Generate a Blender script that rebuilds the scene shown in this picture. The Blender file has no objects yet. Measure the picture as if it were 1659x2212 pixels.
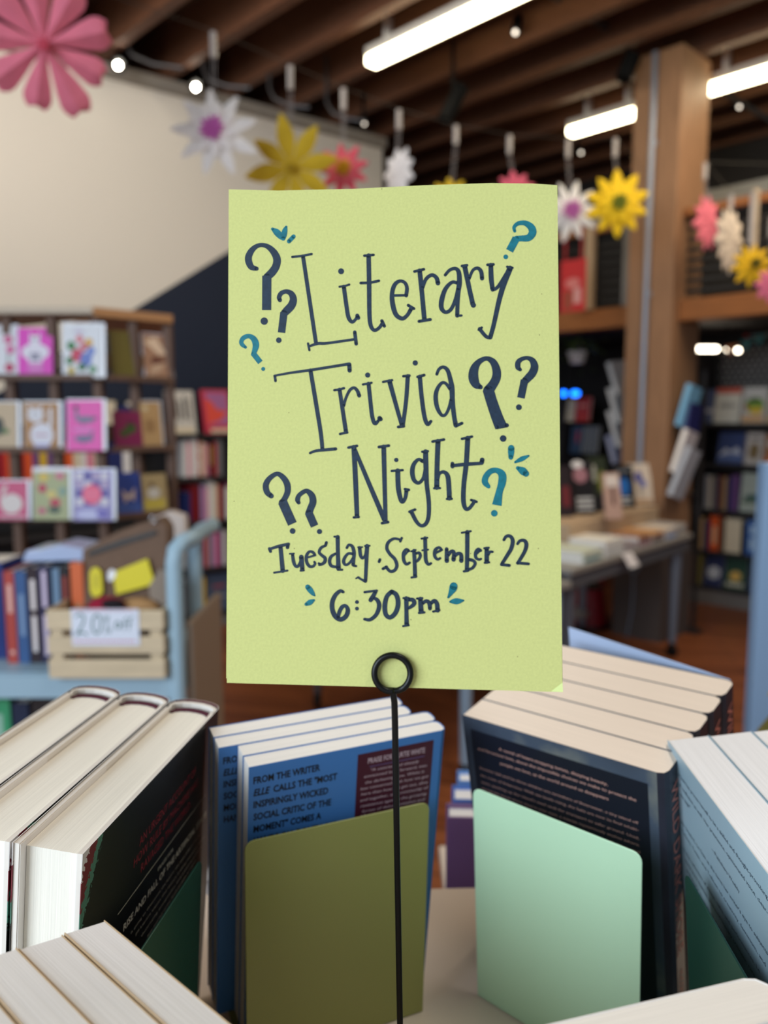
import bpy, math, random
from mathutils import Vector, Matrix
random.seed(7)
S = bpy.context.scene
COL = S.collection
# ------------------------------------------------------------------ camera, world, lights, exposure
FPX, PITCH, HC = 1700.0, math.radians(6.9), 1.45
CAM = Vector((0, 0, HC))
cd = bpy.data.cameras.new('camera')
cam = bpy.data.objects.new('camera', cd); COL.objects.link(cam); S.camera = cam
cam.location = CAM; cam.rotation_euler = (math.pi / 2 - PITCH, 0, 0)
cd.sensor_fit = 'VERTICAL'; cd.sensor_height = 36.0; cd.lens = FPX / 2212 * 36.0
cd.clip_start = 0.02; cd.clip_end = 80
cd.dof.use_dof = True; cd.dof.focus_distance = 0.372; cd.dof.aperture_fstop = cd.lens / 4.6
S.view_settings.view_transform = 'Standard'; S.view_settings.look = 'None'
S.view_settings.exposure = 0.58; S.view_settings.gamma = 1.0; S.view_settings.use_curve_mapping = False
S.cycles.use_denoising = True
S.cycles.max_bounces = 6
w = bpy.data.worlds.new('world'); S.world = w; w.use_nodes = True
bg = w.node_tree.nodes['Background']; bg.inputs[0].default_value = (0.80, 0.90, 1.0, 1); bg.inputs[1].default_value = 0.24

def area(name, loc, target, sx, sy, power, col):
    l = bpy.data.lights.new(name, 'AREA'); l.shape = 'RECTANGLE'; l.size = sx; l.size_y = sy
    l.energy = power; l.color = col
    o = bpy.data.objects.new(name, l); COL.objects.link(o); o.location = loc
    o.rotation_euler = (Vector(target) - Vector(loc)).to_track_quat('-Z', 'Y').to_euler()
    return o
area('window_daylight', (-2.2, -1.6, 2.3), (0.1, 0.6, 1.2), 2.4, 1.9, 92, (0.77, 0.89, 1.0))
area('ceiling_lamp_row_behind', (0.9, 0.5, 3.55), (0.9, 0.5, 0), 0.3, 2.4, 22, (1.0, 0.94, 0.86))
area('ceiling_lamp_row_aisle', (2.2, 3.4, 3.55), (2.2, 3.4, 0), 0.3, 2.4, 30, (1.0, 0.84, 0.64))
area('wall_wash', (-1.5, 3.4, 3.5), (-1.6, 5.6, 2.2), 2.6, 0.3, 18, (1.0, 0.92, 0.8))

# ------------------------------------------------------------------ helpers
CP, SP = math.cos(PITCH), math.sin(PITCH)
def ray(px, py):
    a = (px - 829.5) / FPX; b = (1106 - py) / FPX
    return Vector((a, CP + b * SP, -SP + b * CP))
def W(px, py, t): return CAM + ray(px, py) * t
def depth(p):
    q = Vector(p) - CAM
    return q.y * CP - q.z * SP
def onz(px, py, z):
    d = ray(px, py); return CAM + d * ((z - HC) / d.z)
def onplane(px, py, P, n):
    d = ray(px, py); return CAM + d * ((Vector(P) - CAM).dot(n) / d.dot(n))
def lin(c):
    c = c / 255.0
    return c / 12.92 if c <= 0.04045 else ((c + 0.055) / 1.055) ** 2.4
def L(rgb): return (lin(rgb[0]), lin(rgb[1]), lin(rgb[2]), 1)

MATS = {}
def mat(name, rgb, rough=0.6, metal=0.0, spec=0.4, noise=0.0, nscale=20, bump=0.0, bscale=200, emit=None, estr=0, coat=0.0, stretch=None):
    if name in MATS: return MATS[name]
    m = bpy.data.materials.new(name); m.use_nodes = True; nt = m.node_tree
    p = nt.nodes['Principled BSDF']
    p.inputs['Base Color'].default_value = L(rgb)
    p.inputs['Roughness'].default_value = rough; p.inputs['Metallic'].default_value = metal
    p.inputs['Specular IOR Level'].default_value = spec
    if coat: p.inputs['Coat Weight'].default_value = coat; p.inputs['Coat Roughness'].default_value = 0.1
    if emit:
        p.inputs['Emission Color'].default_value = L(emit); p.inputs['Emission Strength'].default_value = estr
    if noise or bump:
        tc = nt.nodes.new('ShaderNodeTexCoord'); mp = nt.nodes.new('ShaderNodeMapping')
        nt.links.new(tc.outputs['Object'], mp.inputs['Vector'])
        if stretch: mp.inputs['Scale'].default_value = stretch
    if noise:
        n = nt.nodes.new('ShaderNodeTexNoise'); n.inputs['Scale'].default_value = nscale; n.inputs['Detail'].default_value = 5
        nt.links.new(mp.outputs['Vector'], n.inputs['Vector'])
        mr = nt.nodes.new('ShaderNodeMapRange'); mr.inputs['From Min'].default_value = 0.3; mr.inputs['From Max'].default_value = 0.7
        mr.inputs['To Min'].default_value = 1 - noise; mr.inputs['To Max'].default_value = 1 + noise
        nt.links.new(n.outputs['Fac'], mr.inputs['Value'])
        hv = nt.nodes.new('ShaderNodeHueSaturation'); hv.inputs['Color'].default_value = L(rgb)
        nt.links.new(mr.outputs['Result'], hv.inputs['Value']); nt.links.new(hv.outputs['Color'], p.inputs['Base Color'])
    if bump:
        n2 = nt.nodes.new('ShaderNodeTexNoise'); n2.inputs['Scale'].default_value = bscale; n2.inputs['Detail'].default_value = 3
        nt.links.new(mp.outputs['Vector'], n2.inputs['Vector'])
        b = nt.nodes.new('ShaderNodeBump'); b.inputs['Strength'].default_value = bump; b.inputs['Distance'].default_value = 0.001
        nt.links.new(n2.outputs['Fac'], b.inputs['Height']); nt.links.new(b.outputs['Normal'], p.inputs['Normal'])
    MATS[name] = m
    return m
def cmat(rgb, rough=0.5):
    return mat('print_%d_%d_%d' % tuple(rgb), rgb, rough=rough)

class MB:
    def __init__(self): self.v = []; self.f = []; self.m = []; self.X = None
    def add(self, vs, fs, mi=0):
        b = len(self.v)
        for q in vs:
            q = Vector(q); self.v.append(self.X @ q if self.X else q)
        for f in fs: self.f.append([b + i for i in f]); self.m.append(mi)
    def box(self, x0, x1, y0, y1, z0, z1, mi=0, X=None):
        vs = [Vector(p) for p in ((x0,y0,z0),(x1,y0,z0),(x1,y1,z0),(x0,y1,z0),(x0,y0,z1),(x1,y0,z1),(x1,y1,z1),(x0,y1,z1))]
        if X: vs = [X @ p for p in vs]
        self.add(vs, [(0,3,2,1),(4,5,6,7),(0,1,5,4),(1,2,6,5),(2,3,7,6),(3,0,4,7)], mi)
    def prism(self, poly, y0, y1, mi=0, X=None, axis='y'):
        n = len(poly)
        if axis == 'y': a = [Vector((p[0], y0, p[1])) for p in poly]; b = [Vector((p[0], y1, p[1])) for p in poly]
        else: a = [Vector((p[0], p[1], y0)) for p in poly]; b = [Vector((p[0], p[1], y1)) for p in poly]
        vs = a + b
        if X: vs = [X @ p for p in vs]
        fs = [list(range(n)), list(range(2 * n - 1, n - 1, -1))]
        for i in range(n): fs.append((i, n + i, n + (i + 1) % n, (i + 1) % n))
        self.add(vs, fs, mi)
    def tube(self, pts, r, seg=10, closed=False, mi=0, cap=True):
        pts = [Vector(p) for p in pts]; n = len(pts); rings = []
        rr = r if isinstance(r, (list, tuple)) else [r] * n
        prev = None
        for i in range(n):
            if closed: t = pts[(i + 1) % n] - pts[i - 1]
            else: t = pts[min(i + 1, n - 1)] - pts[max(i - 1, 0)]
            t.normalize()
            ref = prev if prev is not None else (Vector((0, 0, 1)) if abs(t.z) < 0.9 else Vector((1, 0, 0)))
            a = (ref - t * ref.dot(t)).normalized(); prev = a; b = t.cross(a)
            rings.append([pts[i] + (a * math.cos(2 * math.pi * k / seg) + b * math.sin(2 * math.pi * k / seg)) * rr[i] for k in range(seg)])
        vs = [p for q in rings for p in q]; fs = []
        for i in range(n if closed else n - 1):
            j = (i + 1) % n
            for k in range(seg): fs.append((i*seg+k, i*seg+(k+1) % seg, j*seg+(k+1) % seg, j*seg+k))
        if cap and not closed: fs += [list(range(seg))[::-1], [(n-1)*seg + k for k in range(seg)]]
        self.add(vs, fs, mi)
    def lathe(self, prof, c=(0, 0, 0), seg=24, mi=0, axis=(0, 0, 1)):
        c = Vector(c); q = Vector((0, 0, 1)).rotation_difference(Vector(axis)); vs = []
        for r, z in prof:
            for k in range(seg):
                a = 2 * math.pi * k / seg
                vs.append(c + q @ Vector((r * math.cos(a), r * math.sin(a), z)))
        fs = []
        for i in range(len(prof) - 1):
            for k in range(seg): fs.append((i*seg+k, i*seg+(k+1) % seg, (i+1)*seg+(k+1) % seg, (i+1)*seg+k))
        fs += [list(range(seg))[::-1], [(len(prof)-1)*seg + k for k in range(seg)]]
        self.add(vs, fs, mi)
    def ball(self, c, r, mi=0, sx=1, sy=1, sz=1, seg=14):
        prof = []; c = Vector(c); vs = []; fs = []; n = seg // 2
        for i in range(n + 1):
            th = math.pi * i / n
            for k in range(seg):
                a = 2 * math.pi * k / seg
                vs.append(c + Vector((r*sx*math.sin(th)*math.cos(a), r*sy*math.sin(th)*math.sin(a), r*sz*math.cos(th))))
        for i in range(n):
            for k in range(seg): fs.append((i*seg+k, (i+1)*seg+k, (i+1)*seg+(k+1) % seg, i*seg+(k+1) % seg))
        self.add(vs, fs, mi)
    def build(self, name, mats, parent=None, smooth=False, bevel=0.0, bseg=2):
        me = bpy.data.meshes.new(name)
        me.from_pydata([tuple(p) for p in self.v], [], self.f)
        if not isinstance(mats, (list, tuple)): mats = [mats]
        for m in mats: me.materials.append(m)
        me.polygons.foreach_set('material_index', self.m)
        if smooth: me.polygons.foreach_set('use_smooth', [True] * len(self.f))
        me.validate(); me.update()
        o = bpy.data.objects.new(name, me); COL.objects.link(o)
        if parent: o.parent = parent
        if bevel:
            b = o.modifiers.new('edge', 'BEVEL'); b.width = bevel; b.segments = bseg; b.limit_method = 'ANGLE'
        if smooth == 'auto' or smooth:
            try:
                o.data.set_sharp_from_angle(angle=math.radians(38))
            except Exception: pass
        return o
def tag(o, label, cat, group=None, kind=None):
    o['label'] = label; o['category'] = cat
    if group: o['group'] = group
    if kind: o['kind'] = kind
    return o
def struct(o): o['kind'] = 'structure'; return o
def thing(name, label, cat, M=None, group=None):
    o = bpy.data.objects.new(name, None); COL.objects.link(o); o.empty_display_size = 0.05
    if M is not None: o.matrix_world = M if isinstance(M, Matrix) else Matrix.Translation(Vector(M))
    return tag(o, label, cat, group)
def frame(p, yaw=0.0, lean=0.0):
    u = Vector((math.cos(yaw), math.sin(yaw), 0)); n = Vector((math.sin(yaw), -math.cos(yaw), 0)); z = Vector((0, 0, 1))
    v = z * math.cos(lean) + n * math.sin(lean); n2 = n * math.cos(lean) - z * math.sin(lean)
    M = Matrix.Identity(4)
    for i in range(3): M[i][0] = u[i]; M[i][1] = -n2[i]; M[i][2] = v[i]; M[i][3] = p[i]
    return M
def rectf(x0, y0, x1, y1, t, yaw=0.0, lean=0.0):
    """frame whose front face runs between two image columns at depth t, with its width and height in metres"""
    p = W(x0, y1, t); k = (x1 - 829.5) / FPX
    wd = (k * t - p.x) / (math.cos(yaw) - k * math.sin(yaw) * CP)
    return frame(p, yaw, lean), wd, (W(x0, y0, t).z - p.z)
ORD = ('first second third fourth fifth sixth seventh eighth ninth tenth eleventh twelfth thirteenth fourteenth fifteenth sixteenth seventeenth '
       'eighteenth nineteenth twentieth twenty-first twenty-second twenty-third twenty-fourth twenty-fifth twenty-sixth twenty-seventh twenty-eighth twenty-ninth thirtieth').split()

# text
_T = {}
def tgeo(s, shear=0.0, bold=0.0):
    k = (s, shear, bold)
    if k not in _T:
        c = bpy.data.curves.new('t', 'FONT'); c.body = s; c.size = 1; c.shear = shear; c.offset = bold; c.resolution_u = 2
        o = bpy.data.objects.new('t', c); COL.objects.link(o)
        dg = bpy.context.evaluated_depsgraph_get(); dg.update()
        me = bpy.data.meshes.new_from_object(o.evaluated_get(dg))
        _T[k] = ([(v.co.x, v.co.y) for v in me.vertices], [tuple(p.vertices) for p in me.polygons])
        bpy.data.objects.remove(o); bpy.data.curves.remove(c); bpy.data.meshes.remove(me)
    return _T[k]
def text(mb, s, a, b, h, to3, mi=0, shear=0.0, bold=0.0):
    """one line of lettering from a to b (2-D, baseline), cap height h, mapped by to3"""
    vs, fs = tgeo(s, shear, bold)
    if not vs: return
    x0 = min(v[0] for v in vs); x1 = max(v[0] for v in vs)
    a = Vector(a); b = Vector(b); d = b - a; sx = d.length / (x1 - x0); d.normalize(); up = Vector((-d.y, d.x)); sy = h / 0.72
    mb.add([to3(a + d * ((x - x0) * sx) + up * (y * sy)) for x, y in vs], fs, mi)

def smooth_pts(pts, n=6):
    """Catmull-Rom through (x, y, w)"""
    if len(pts) < 3: return pts
    P = [pts[0]] + list(pts) + [pts[-1]]; out = []
    for i in range(1, len(P) - 2):
        for k in range(n):
            t = k / n
            out.append(tuple(0.5 * (2*P[i][j] + (P[i+1][j]-P[i-1][j])*t + (2*P[i-1][j]-5*P[i][j]+4*P[i+1][j]-P[i+2][j])*t*t + (3*P[i][j]-P[i-1][j]-3*P[i+1][j]+P[i+2][j])*t**3) for j in range(3)))
    out.append(tuple(pts[-1])); return out
def ribbon(pts, flat=False):
    """outline polygons (2-D) of a pen stroke with widths"""
    polys = []; n = len(pts); A = []; B = []
    for i, (x, y, wd) in enumerate(pts):
        x0, y0, _ = pts[max(i-1, 0)]; x1, y1, _ = pts[min(i+1, n-1)]
        d = Vector((x1-x0, y1-y0))
        if d.length < 1e-9: d = Vector((1, 0))
        d.normalize(); nn = Vector((-d.y, d.x)) * (wd / 2)
        A.append((x + nn.x, y + nn.y)); B.append((x - nn.x, y - nn.y))
    for i in range(n - 1): polys.append([A[i], A[i+1], B[i+1], B[i]])
    if not flat:
        for (x, y, wd) in (pts[0], pts[-1]):
            polys.append([(x + math.cos(2*math.pi*k/12)*wd/2, y + math.sin(2*math.pi*k/12)*wd/2) for k in range(12)])
    return polys

# ------------------------------------------------------------------ common materials
M_page = mat('page_edges', (238, 231, 220), rough=0.8, noise=0.05, nscale=30, stretch=(1, 40, 1))
M_pagew = mat('page_edges_white', (240, 236, 232), rough=0.8, noise=0.04, nscale=30, stretch=(1, 40, 1))
M_wood = mat('joist_wood', (98, 62, 42), rough=0.65, noise=0.25, nscale=6, stretch=(12, 1, 12))
M_post = mat('post_wood', (150, 112, 82), rough=0.6, noise=0.18, nscale=5, stretch=(14, 14, 1))
M_beam = mat('beam_wood', (142, 88, 44), rough=0.6, noise=0.18, nscale=6, stretch=(1, 14, 14))
M_black = mat('black_metal', (6, 6, 7), rough=0.38, spec=0.3)
M_dark = mat('dark_shelf', (44, 41, 42), rough=0.55)
M_grey = mat('grey_metal', (130, 138, 150), rough=0.4, metal=0.3)
M_cart = mat('cart_blue_grey', (160, 188, 204), rough=0.4)
M_white = mat('white_paper', (240, 240, 242), rough=0.7)
M_crate = mat('crate_pine', (212, 192, 160), rough=0.7, noise=0.1, nscale=8, stretch=(1, 8, 8))

# ------------------------------------------------------------------ the setting
Bv = Vector((-0.69, 0.724, 0)).normalized(); Cv = Vector((0.724, 0.69, 0)).normalized()
YB = math.atan2(-Bv.y, -Bv.x)          # yaw of a frame whose x axis runs along -B (left to right in view)
def bc(b, c, z=0.0): return Bv * b + Cv * c + Vector((0, 0, z))
CEIL = HC + 2.2
mb = MB(); mb.box(-9, 10, -3, 14, -0.05, 0)
def floor_mat():
    m = bpy.data.materials.new('floor_boards'); m.use_nodes = True; nt = m.node_tree; p = nt.nodes['Principled BSDF']
    tc = nt.nodes.new('ShaderNodeTexCoord'); mp = nt.nodes.new('ShaderNodeMapping'); mp.inputs['Rotation'].default_value = (0, 0, math.radians(12))
    br = nt.nodes.new('ShaderNodeTexBrick'); br.inputs['Scale'].default_value = 1; br.inputs['Brick Width'].default_value = 2.2; br.inputs['Row Height'].default_value = 0.09
    br.inputs['Mortar Size'].default_value = 0.003; br.inputs['Color1'].default_value = L((176, 102, 60)); br.inputs['Color2'].default_value = L((136, 74, 42)); br.inputs['Mortar'].default_value = L((52, 26, 16))
    nz = nt.nodes.new('ShaderNodeTexNoise'); nz.inputs['Scale'].default_value = 3; mp2 = nt.nodes.new('ShaderNodeMapping'); mp2.inputs['Scale'].default_value = (1, 14, 1)
    mx = nt.nodes.new('ShaderNodeMix'); mx.data_type = 'RGBA'; mx.blend_type = 'MULTIPLY'; mx.inputs['Factor'].default_value = 0.5
    nt.links.new(tc.outputs['Object'], mp.inputs['Vector']); nt.links.new(mp.outputs['Vector'], br.inputs['Vector'])
    nt.links.new(mp.outputs['Vector'], mp2.inputs['Vector']); nt.links.new(mp2.outputs['Vector'], nz.inputs['Vector'])
    nt.links.new(br.outputs['Color'], mx.inputs[6]); nt.links.new(nz.outputs['Fac'], mx.inputs[7]); nt.links.new(mx.outputs[2], p.inputs['Base Color'])
    p.inputs['Roughness'].default_value = 0.4
    return m
struct(mb.build('floor', floor_mat()))
# ceiling deck and its joists
mb = MB(); mb.box(-9, 10, -3, 14, CEIL + 0.3, CEIL + 0.35)
struct(mb.build('ceiling', mat('deck_wood', (70, 44, 30), rough=0.8, noise=0.2, nscale=5)))
k = 0
for i in range(-4, 22):
    c = i * 0.44 + 0.1
    mb = MB(); X = frame(bc(12, c, CEIL), YB)
    mb.box(0, 16, -0.035, 0.035, 0, 0.298, 0, X)
    o = struct(mb.build('ceiling_joist', M_wood))
    k += 1
# white wall on the left with its navy painted lower part
WA = Vector((-1.86, 5.2, 0)); WB = Vector((-0.035, 6.6, 0)); WD = (WB - WA).normalized(); WN = Vector((WD.y, -WD.x, 0))
yawW = math.atan2(WD.y, WD.x)
def wall_uv(px, py):
    p = onplane(px, py, WA, WN); return ((p - WA).dot(WD), p.z)
u0, z0 = wall_uv(270, 680); u1, z1 = wall_uv(490, 545)
wend = wall_uv(826, 380)[0]
def wall_mat():
    m = bpy.data.materials.new('white_wall_navy_wedge'); m.use_nodes = True; nt = m.node_tree; p = nt.nodes['Principled BSDF']; p.inputs['Roughness'].default_value = 0.7
    tc = nt.nodes.new('ShaderNodeTexCoord'); sx = nt.nodes.new('ShaderNodeSeparateXYZ'); nt.links.new(tc.outputs['Object'], sx.inputs[0])
    a = nt.nodes.new('ShaderNodeMath'); a.operation = 'MULTIPLY_ADD'; s = (z1 - z0) / (u1 - u0)
    a.inputs[1].default_value = s; a.inputs[2].default_value = z0 - s * u0
    nt.links.new(sx.outputs['X'], a.inputs[0])
    cap = nt.nodes.new('ShaderNodeMath'); cap.operation = 'MINIMUM'; nt.links.new(a.outputs[0], cap.inputs[0]); cap.inputs[1].default_value = wall_uv(575, 495)[1]
    g = nt.nodes.new('ShaderNodeMath'); g.operation = 'GREATER_THAN'; nt.links.new(sx.outputs['Z'], g.inputs[0]); nt.links.new(cap.outputs[0], g.inputs[1])
    mx = nt.nodes.new('ShaderNodeMix'); mx.data_type = 'RGBA'; mx.inputs[6].default_value = L((14, 28, 52)); mx.inputs[7].default_value = L((226, 218, 206))
    nt.links.new(g.outputs[0], mx.inputs[0]); nt.links.new(mx.outputs[2], p.inputs['Base Color']); return m
mb = MB(); mb.box(-7, wend, 0, 0.15, 0, CEIL)
o = struct(mb.build('wall_left', wall_mat())); o.matrix_world = frame(WA, yawW)
mb = MB(); mb.box(-7, wend, -0.06, 0, CEIL - 0.07, CEIL)
o = struct(mb.build('trim_1', mat('pale_trim', (150, 142, 132), rough=0.6))); o.matrix_world = frame(WA, yawW)
# far dark wall and the right wall under the mezzanine
M_farwall = mat('far_wall_dark', (40, 36, 35), rough=0.8)
mb = MB(); mb.box(0, 9, 0, 0.1, 0, CEIL); o = struct(mb.build('wall_back', M_farwall)); o.matrix_world = frame(bc(8.5, -2), math.atan2(Cv.y, Cv.x))
mb = MB(); mb.box(0, 16, 0, 0.1, 0, CEIL); o = struct(mb.build('wall_right', M_farwall)); o.matrix_world = frame(bc(9, 6.7), YB)
mb = MB(); mb.box(0, 16, -0.05, 0, CEIL - 0.55, CEIL - 0.36); o = struct(mb.build('trim_2', mat('soffit_white', (176, 172, 166), rough=0.6))); o.matrix_world = frame(bc(9, 6.6), YB)
# timber column with grey plinth and conduit
PC = onz(1421, 1388, 0); XC = frame(PC, YB)          # near corner of the column; local x to the right in view, y into the room
mb = MB(); mb.box(-0.31, 0, 0, 0.38, 0, CEIL - 0.001, 0)
col = tag(mb.build('timber_column', M_post, bevel=0.008), 'square timber column with grey lower part beside the book table', 'column', kind='structure'); col.matrix_world = XC
mb = MB(); mb.box(-0.325, 0.015, -0.015, 0.395, 0, 0.62)
mb.build('plinth', mat('plinth_grey', (84, 76, 74), rough=0.7), col)
mb = MB(); mb.tube([(-0.165, -0.022, 0.75), (-0.165, -0.022, CEIL - 0.01)], 0.018, 12)
for z in (1.0, 2.2, 3.1): mb.box(-0.19, -0.14, -0.012, 0, z, z + 0.03)
mb.build('conduit', mat('conduit_grey', (150, 156, 170), rough=0.35, metal=0.4), col, smooth=True)
# mezzanine beam, rail and slats
bz0 = W(1354, 704, 5.15).z; bz1 = W(1354, 664, 5.15).z
XB = frame(Vector((PC.x, PC.y, 0)) + Cv * 0.03, YB)
def rail(name, x0, x1, y0, y1, z0, z1, m, kind='structure'):
    mb = MB(); mb.box(x0, x1, y0, y1, z0, z1); o = mb.build(name, m, bevel=0.004); o.matrix_world = XB; o['kind'] = kind; return o
rail('mezzanine_beam', -6.5, -0.311, 0.05, 0.2, bz0, bz1 + 0.01, M_beam)
rail('mezzanine_beam', 0.001, 6, 0.05, 0.2, bz0, bz1 + 0.01, M_beam)
rz = HC + 1.27
rail('mezzanine_rail', 0.001, 6, 0.06, 0.14, rz - 0.05, rz, M_beam)
rail('mezzanine_rail', -6.5, -0.311, 0.06, 0.14, rz - 0.05, rz, M_beam)
mbs = MB()
for k in range(8):
    z = bz1 + 0.05 + k * 0.062
    mbs.box(0.02, 6, 0.10, 0.115, z, z + 0.028); mbs.box(-6.5, -0.33, 0.10, 0.115, z, z + 0.028)
o = struct(mbs.build('mezzanine_slats', mat('slat_black', (20, 18, 18), rough=0.5))); o.matrix_world = XB
mb = MB(); mb.box(-7, 6, 0.2, 2.0, bz0 + 0.04, bz1); o = struct(mb.build('mezzanine_floor', mat('mezz_underside', (26, 20, 18), rough=0.8))); o.matrix_world = XB
# beige posts of the mezzanine
for (px, y0, y1, wd, colr, nm) in ((1268, 478, 664, 0.055, (176, 152, 124), 'mezzanine_post'), (1349, 490, 664, 0.05, (120, 116, 112), 'mezzanine_post')):
    p = onplane(px, y1, PC + Cv * 0.06, Cv); q = onplane(px, y0, PC + Cv * 0.06, Cv)
    mb = MB(); mb.box(-wd / 2, wd / 2, 0, 0.05, bz1 + 0.01 - p.z, max(rz - 0.05, q.z) - p.z - 0.001)
    o = struct(mb.build(nm, cmat(colr, 0.6))); o.matrix_world = frame(p, YB)

# ------------------------------------------------------------------ ceiling things
M_tube = mat('lamp_tube_glow', (255, 250, 225), emit=(255, 240, 200), estr=9)
M_hous = mat('lamp_housing', (220, 216, 206), rough=0.5)
def strip(px, py, t, length, label):
    p = W(px, py, t); t_ = thing('strip_light', label, 'ceiling light', frame(p, YB), 'fluorescent strip lights under the joists')
    mb = MB(); mb.box(0, length, -0.045, 0.045, -0.01, 0.04); mb.build('housing', M_hous, t_, bevel=0.006)
    mb = MB(); mb.box(0.004, length - 0.004, -0.042, 0.042, -0.062, -0.0105); mb.build('diffuser', M_tube, t_, bevel=0.008)
    for x in (0.15, length - 0.15):
        mb = MB(); mb.box(x - 0.015, x + 0.015, -0.02, 0.02, 0.04, CEIL - p.z + 0.1); mb.build('bracket', M_hous, t_)
strip(800, 122, 4.69, 2.4, 'long bright fluorescent strip light above the yellow sign')
strip(1231, 276, 5.82, 0.62, 'short bright strip light left of the timber column')
strip(1518, 186, 5.1, 2.4, 'bright strip light right of the timber column')
M_bulb = mat('spot_bulb_glow', (255, 255, 250), emit=(255, 246, 226), estr=30)
M_bulb2 = mat('unlit_bulb_glint', (230, 228, 224), emit=(255, 240, 220), estr=2.2)  # small bulbs are unlit; faint emission stands in for their reflections
def spot(px, py, t, label, r=0.045, body=M_black, aim=(0.1, -0.8, -0.6)):
    p = W(px, py, t); a = Vector(aim).normalized(); th = thing('spot_light', label, 'spotlight', p, 'small ceiling spotlights')
    mb = MB(); mb.lathe([(r*0.75, -0.13), (r, -0.1), (r, 0.0), (r*0.86, 0.0), (r*0.8, -0.02)], -a * 0.012, 18, 0, a); mb.build('lamp_can', body, th, smooth=True)
    mb = MB(); mb.ball((0, 0, 0), r * 0.42, seg=12); mb.build('bulb', M_bulb if r > .04 else M_bulb2, th, smooth=True)
    mb = MB(); mb.tube([-a * 0.1, (-a.x*0.1, -a.y*0.1, CEIL - p.z + 0.12)], 0.012, 8); mb.build('stem', body, th)
spot(255, 141, 4.75, 'lit spotlight nearest the pink flower, above the white wall')
spot(423, 188, 5.05, 'lit spotlight directly above the white flower with pink centre')
spot(1113, 70, 4.6, 'small spotlight left of the column between dark joists', r=0.03, aim=(-0.2, -0.5, -0.8))
spot(1597, 231, 5.6, 'small spotlight below the strip light right of the column', r=0.026)
spot(1255, 330, 6.2, 'small spotlight below the short strip light', r=0.024)
spot(787, 267, 5.6, 'small spotlight above the pink flower with yellow centre', r=0.022)
M_can = mat('can_black', (10, 10, 11), rough=.7, spec=.15)
def track(px, py, t, L_, label, tilt):
    p = W(px, py, t); th = thing('track_light', label, 'track light', p, 'black cylinder track lights')
    d = Vector(tilt).normalized()
    mb = MB(); mb.lathe([(0.045, -L_/2), (0.05, -L_/2 + 0.01), (0.05, L_/2 - 0.01), (0.042, L_/2), (0.036, L_/2 - 0.02)], (0, 0, 0), 20, 0, d); mb.build('lamp_can', M_can, th, smooth=True)
    mb = MB(); mb.tube([(0, 0.0, 0.05), (0.0, 0.03, 0.12), (0, 0.03, CEIL - p.z + 0.12)], 0.014, 8); mb.build('stem', M_black, th)
track(979, 224, 4.9, 0.25, 'black cylinder track light hanging over the middle of the room', (0.45, 0.2, 0.9))
track(1357, 145, 4.75, 0.16, 'black track light partly hidden by the timber column', (0.4, 0.1, 0.9))
M_cond = mat('conduit_dark', (74, 72, 74), rough=0.4, metal=0.5)
for i, pts in enumerate(([(270, 90), (285, 118), (330, 138), (395, 147)], [(440, 148), (450, 172), (490, 186), (540, 190)], [(582, 190), (592, 212), (625, 228), (668, 232)], [(706, 222), (720, 244), (750, 256), (790, 262)])):
    q = [W(a, b, 4.75 + 0.17 * i) for a, b in pts]
    q = [q[0] + Vector((0, 0, 0.3))] + q
    mb = MB(); mb.tube(q, 0.011, 8)
    tag(mb.build('cable_conduit', M_cond, smooth=True), ['curved conduit by the pink paper flower', 'curved conduit above the white flower with pink centre', 'curved conduit above the yellow flower beside the sign', 'curved conduit above the pink flower with yellow centre'][i], 'conduit', 'conduits along the wall top')
mb = MB(); mb.tube([W(1180, -20, 4.4), W(1290, 50, 4.7), W(1372, 95, 4.9)], 0.02, 10)
tag(mb.build('ceiling_pipe', M_cond, smooth=True), 'dark pipe crossing the joists left of the column', 'pipe')
mb = MB(); mb.tube([W(1500, 165, 5.4), W(1590, 215, 5.5), W(1690, 275, 5.6)], 0.018, 10)
tag(mb.build('ceiling_pipe', M_cond, smooth=True), 'dark pipe crossing the joists right of the column', 'pipe')

# ------------------------------------------------------------------ hanging paper flowers
def petal_mesh(Ln, Wd, flare=False, fold=0.12, notch=True):
    """a folded paper petal along +x, crease raised towards -y"""
    prof = [(0.02, 0.05), (0.3, 0.4), (0.6, 0.8), (0.8, 1.0), (0.9, 0.92), (0.94, 0.8)] if flare else [(0.02, 0.08), (0.2, 0.42), (0.4, 0.88), (0.56, 1.0), (0.76, 0.76), (0.92, 0.34)]
    top = [(Ln * a, Wd / 2 * b) for a, b in prof]
    vs = []; fs = []
    for (x, h) in top: vs += [(x, 0.10 * x, h), (x, 0.10 * x - fold * h - 0.004, 0), (x, 0.10 * x, -h)]
    n = len(top)
    for i in range(n - 1):
        a = i * 3; b = a + 3
        fs += [(a, b, b + 1, a + 1), (a + 1, b + 1, b + 2, a + 2)]
    e = len(vs); a = (n - 1) * 3
    if notch:
        hh = top[-1][1]
        vs += [(Ln, 0.1*Ln, hh * 0.75), (Ln * 0.955, 0.09*Ln, 0), (Ln, 0.1*Ln, -hh * 0.75)]
        fs += [(a, e, e + 1, a + 1), (a + 1, e + 1, e + 2, a + 2)]
    else:
        vs += [(Ln, 0.10*Ln, 0)]; fs += [(a, e, a + 1), (a + 1, e, a + 2)]
    m = MB(); m.add(vs, fs)
    return m
WIRE = []
FG = 'paper flowers on the hanging wire'
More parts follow.
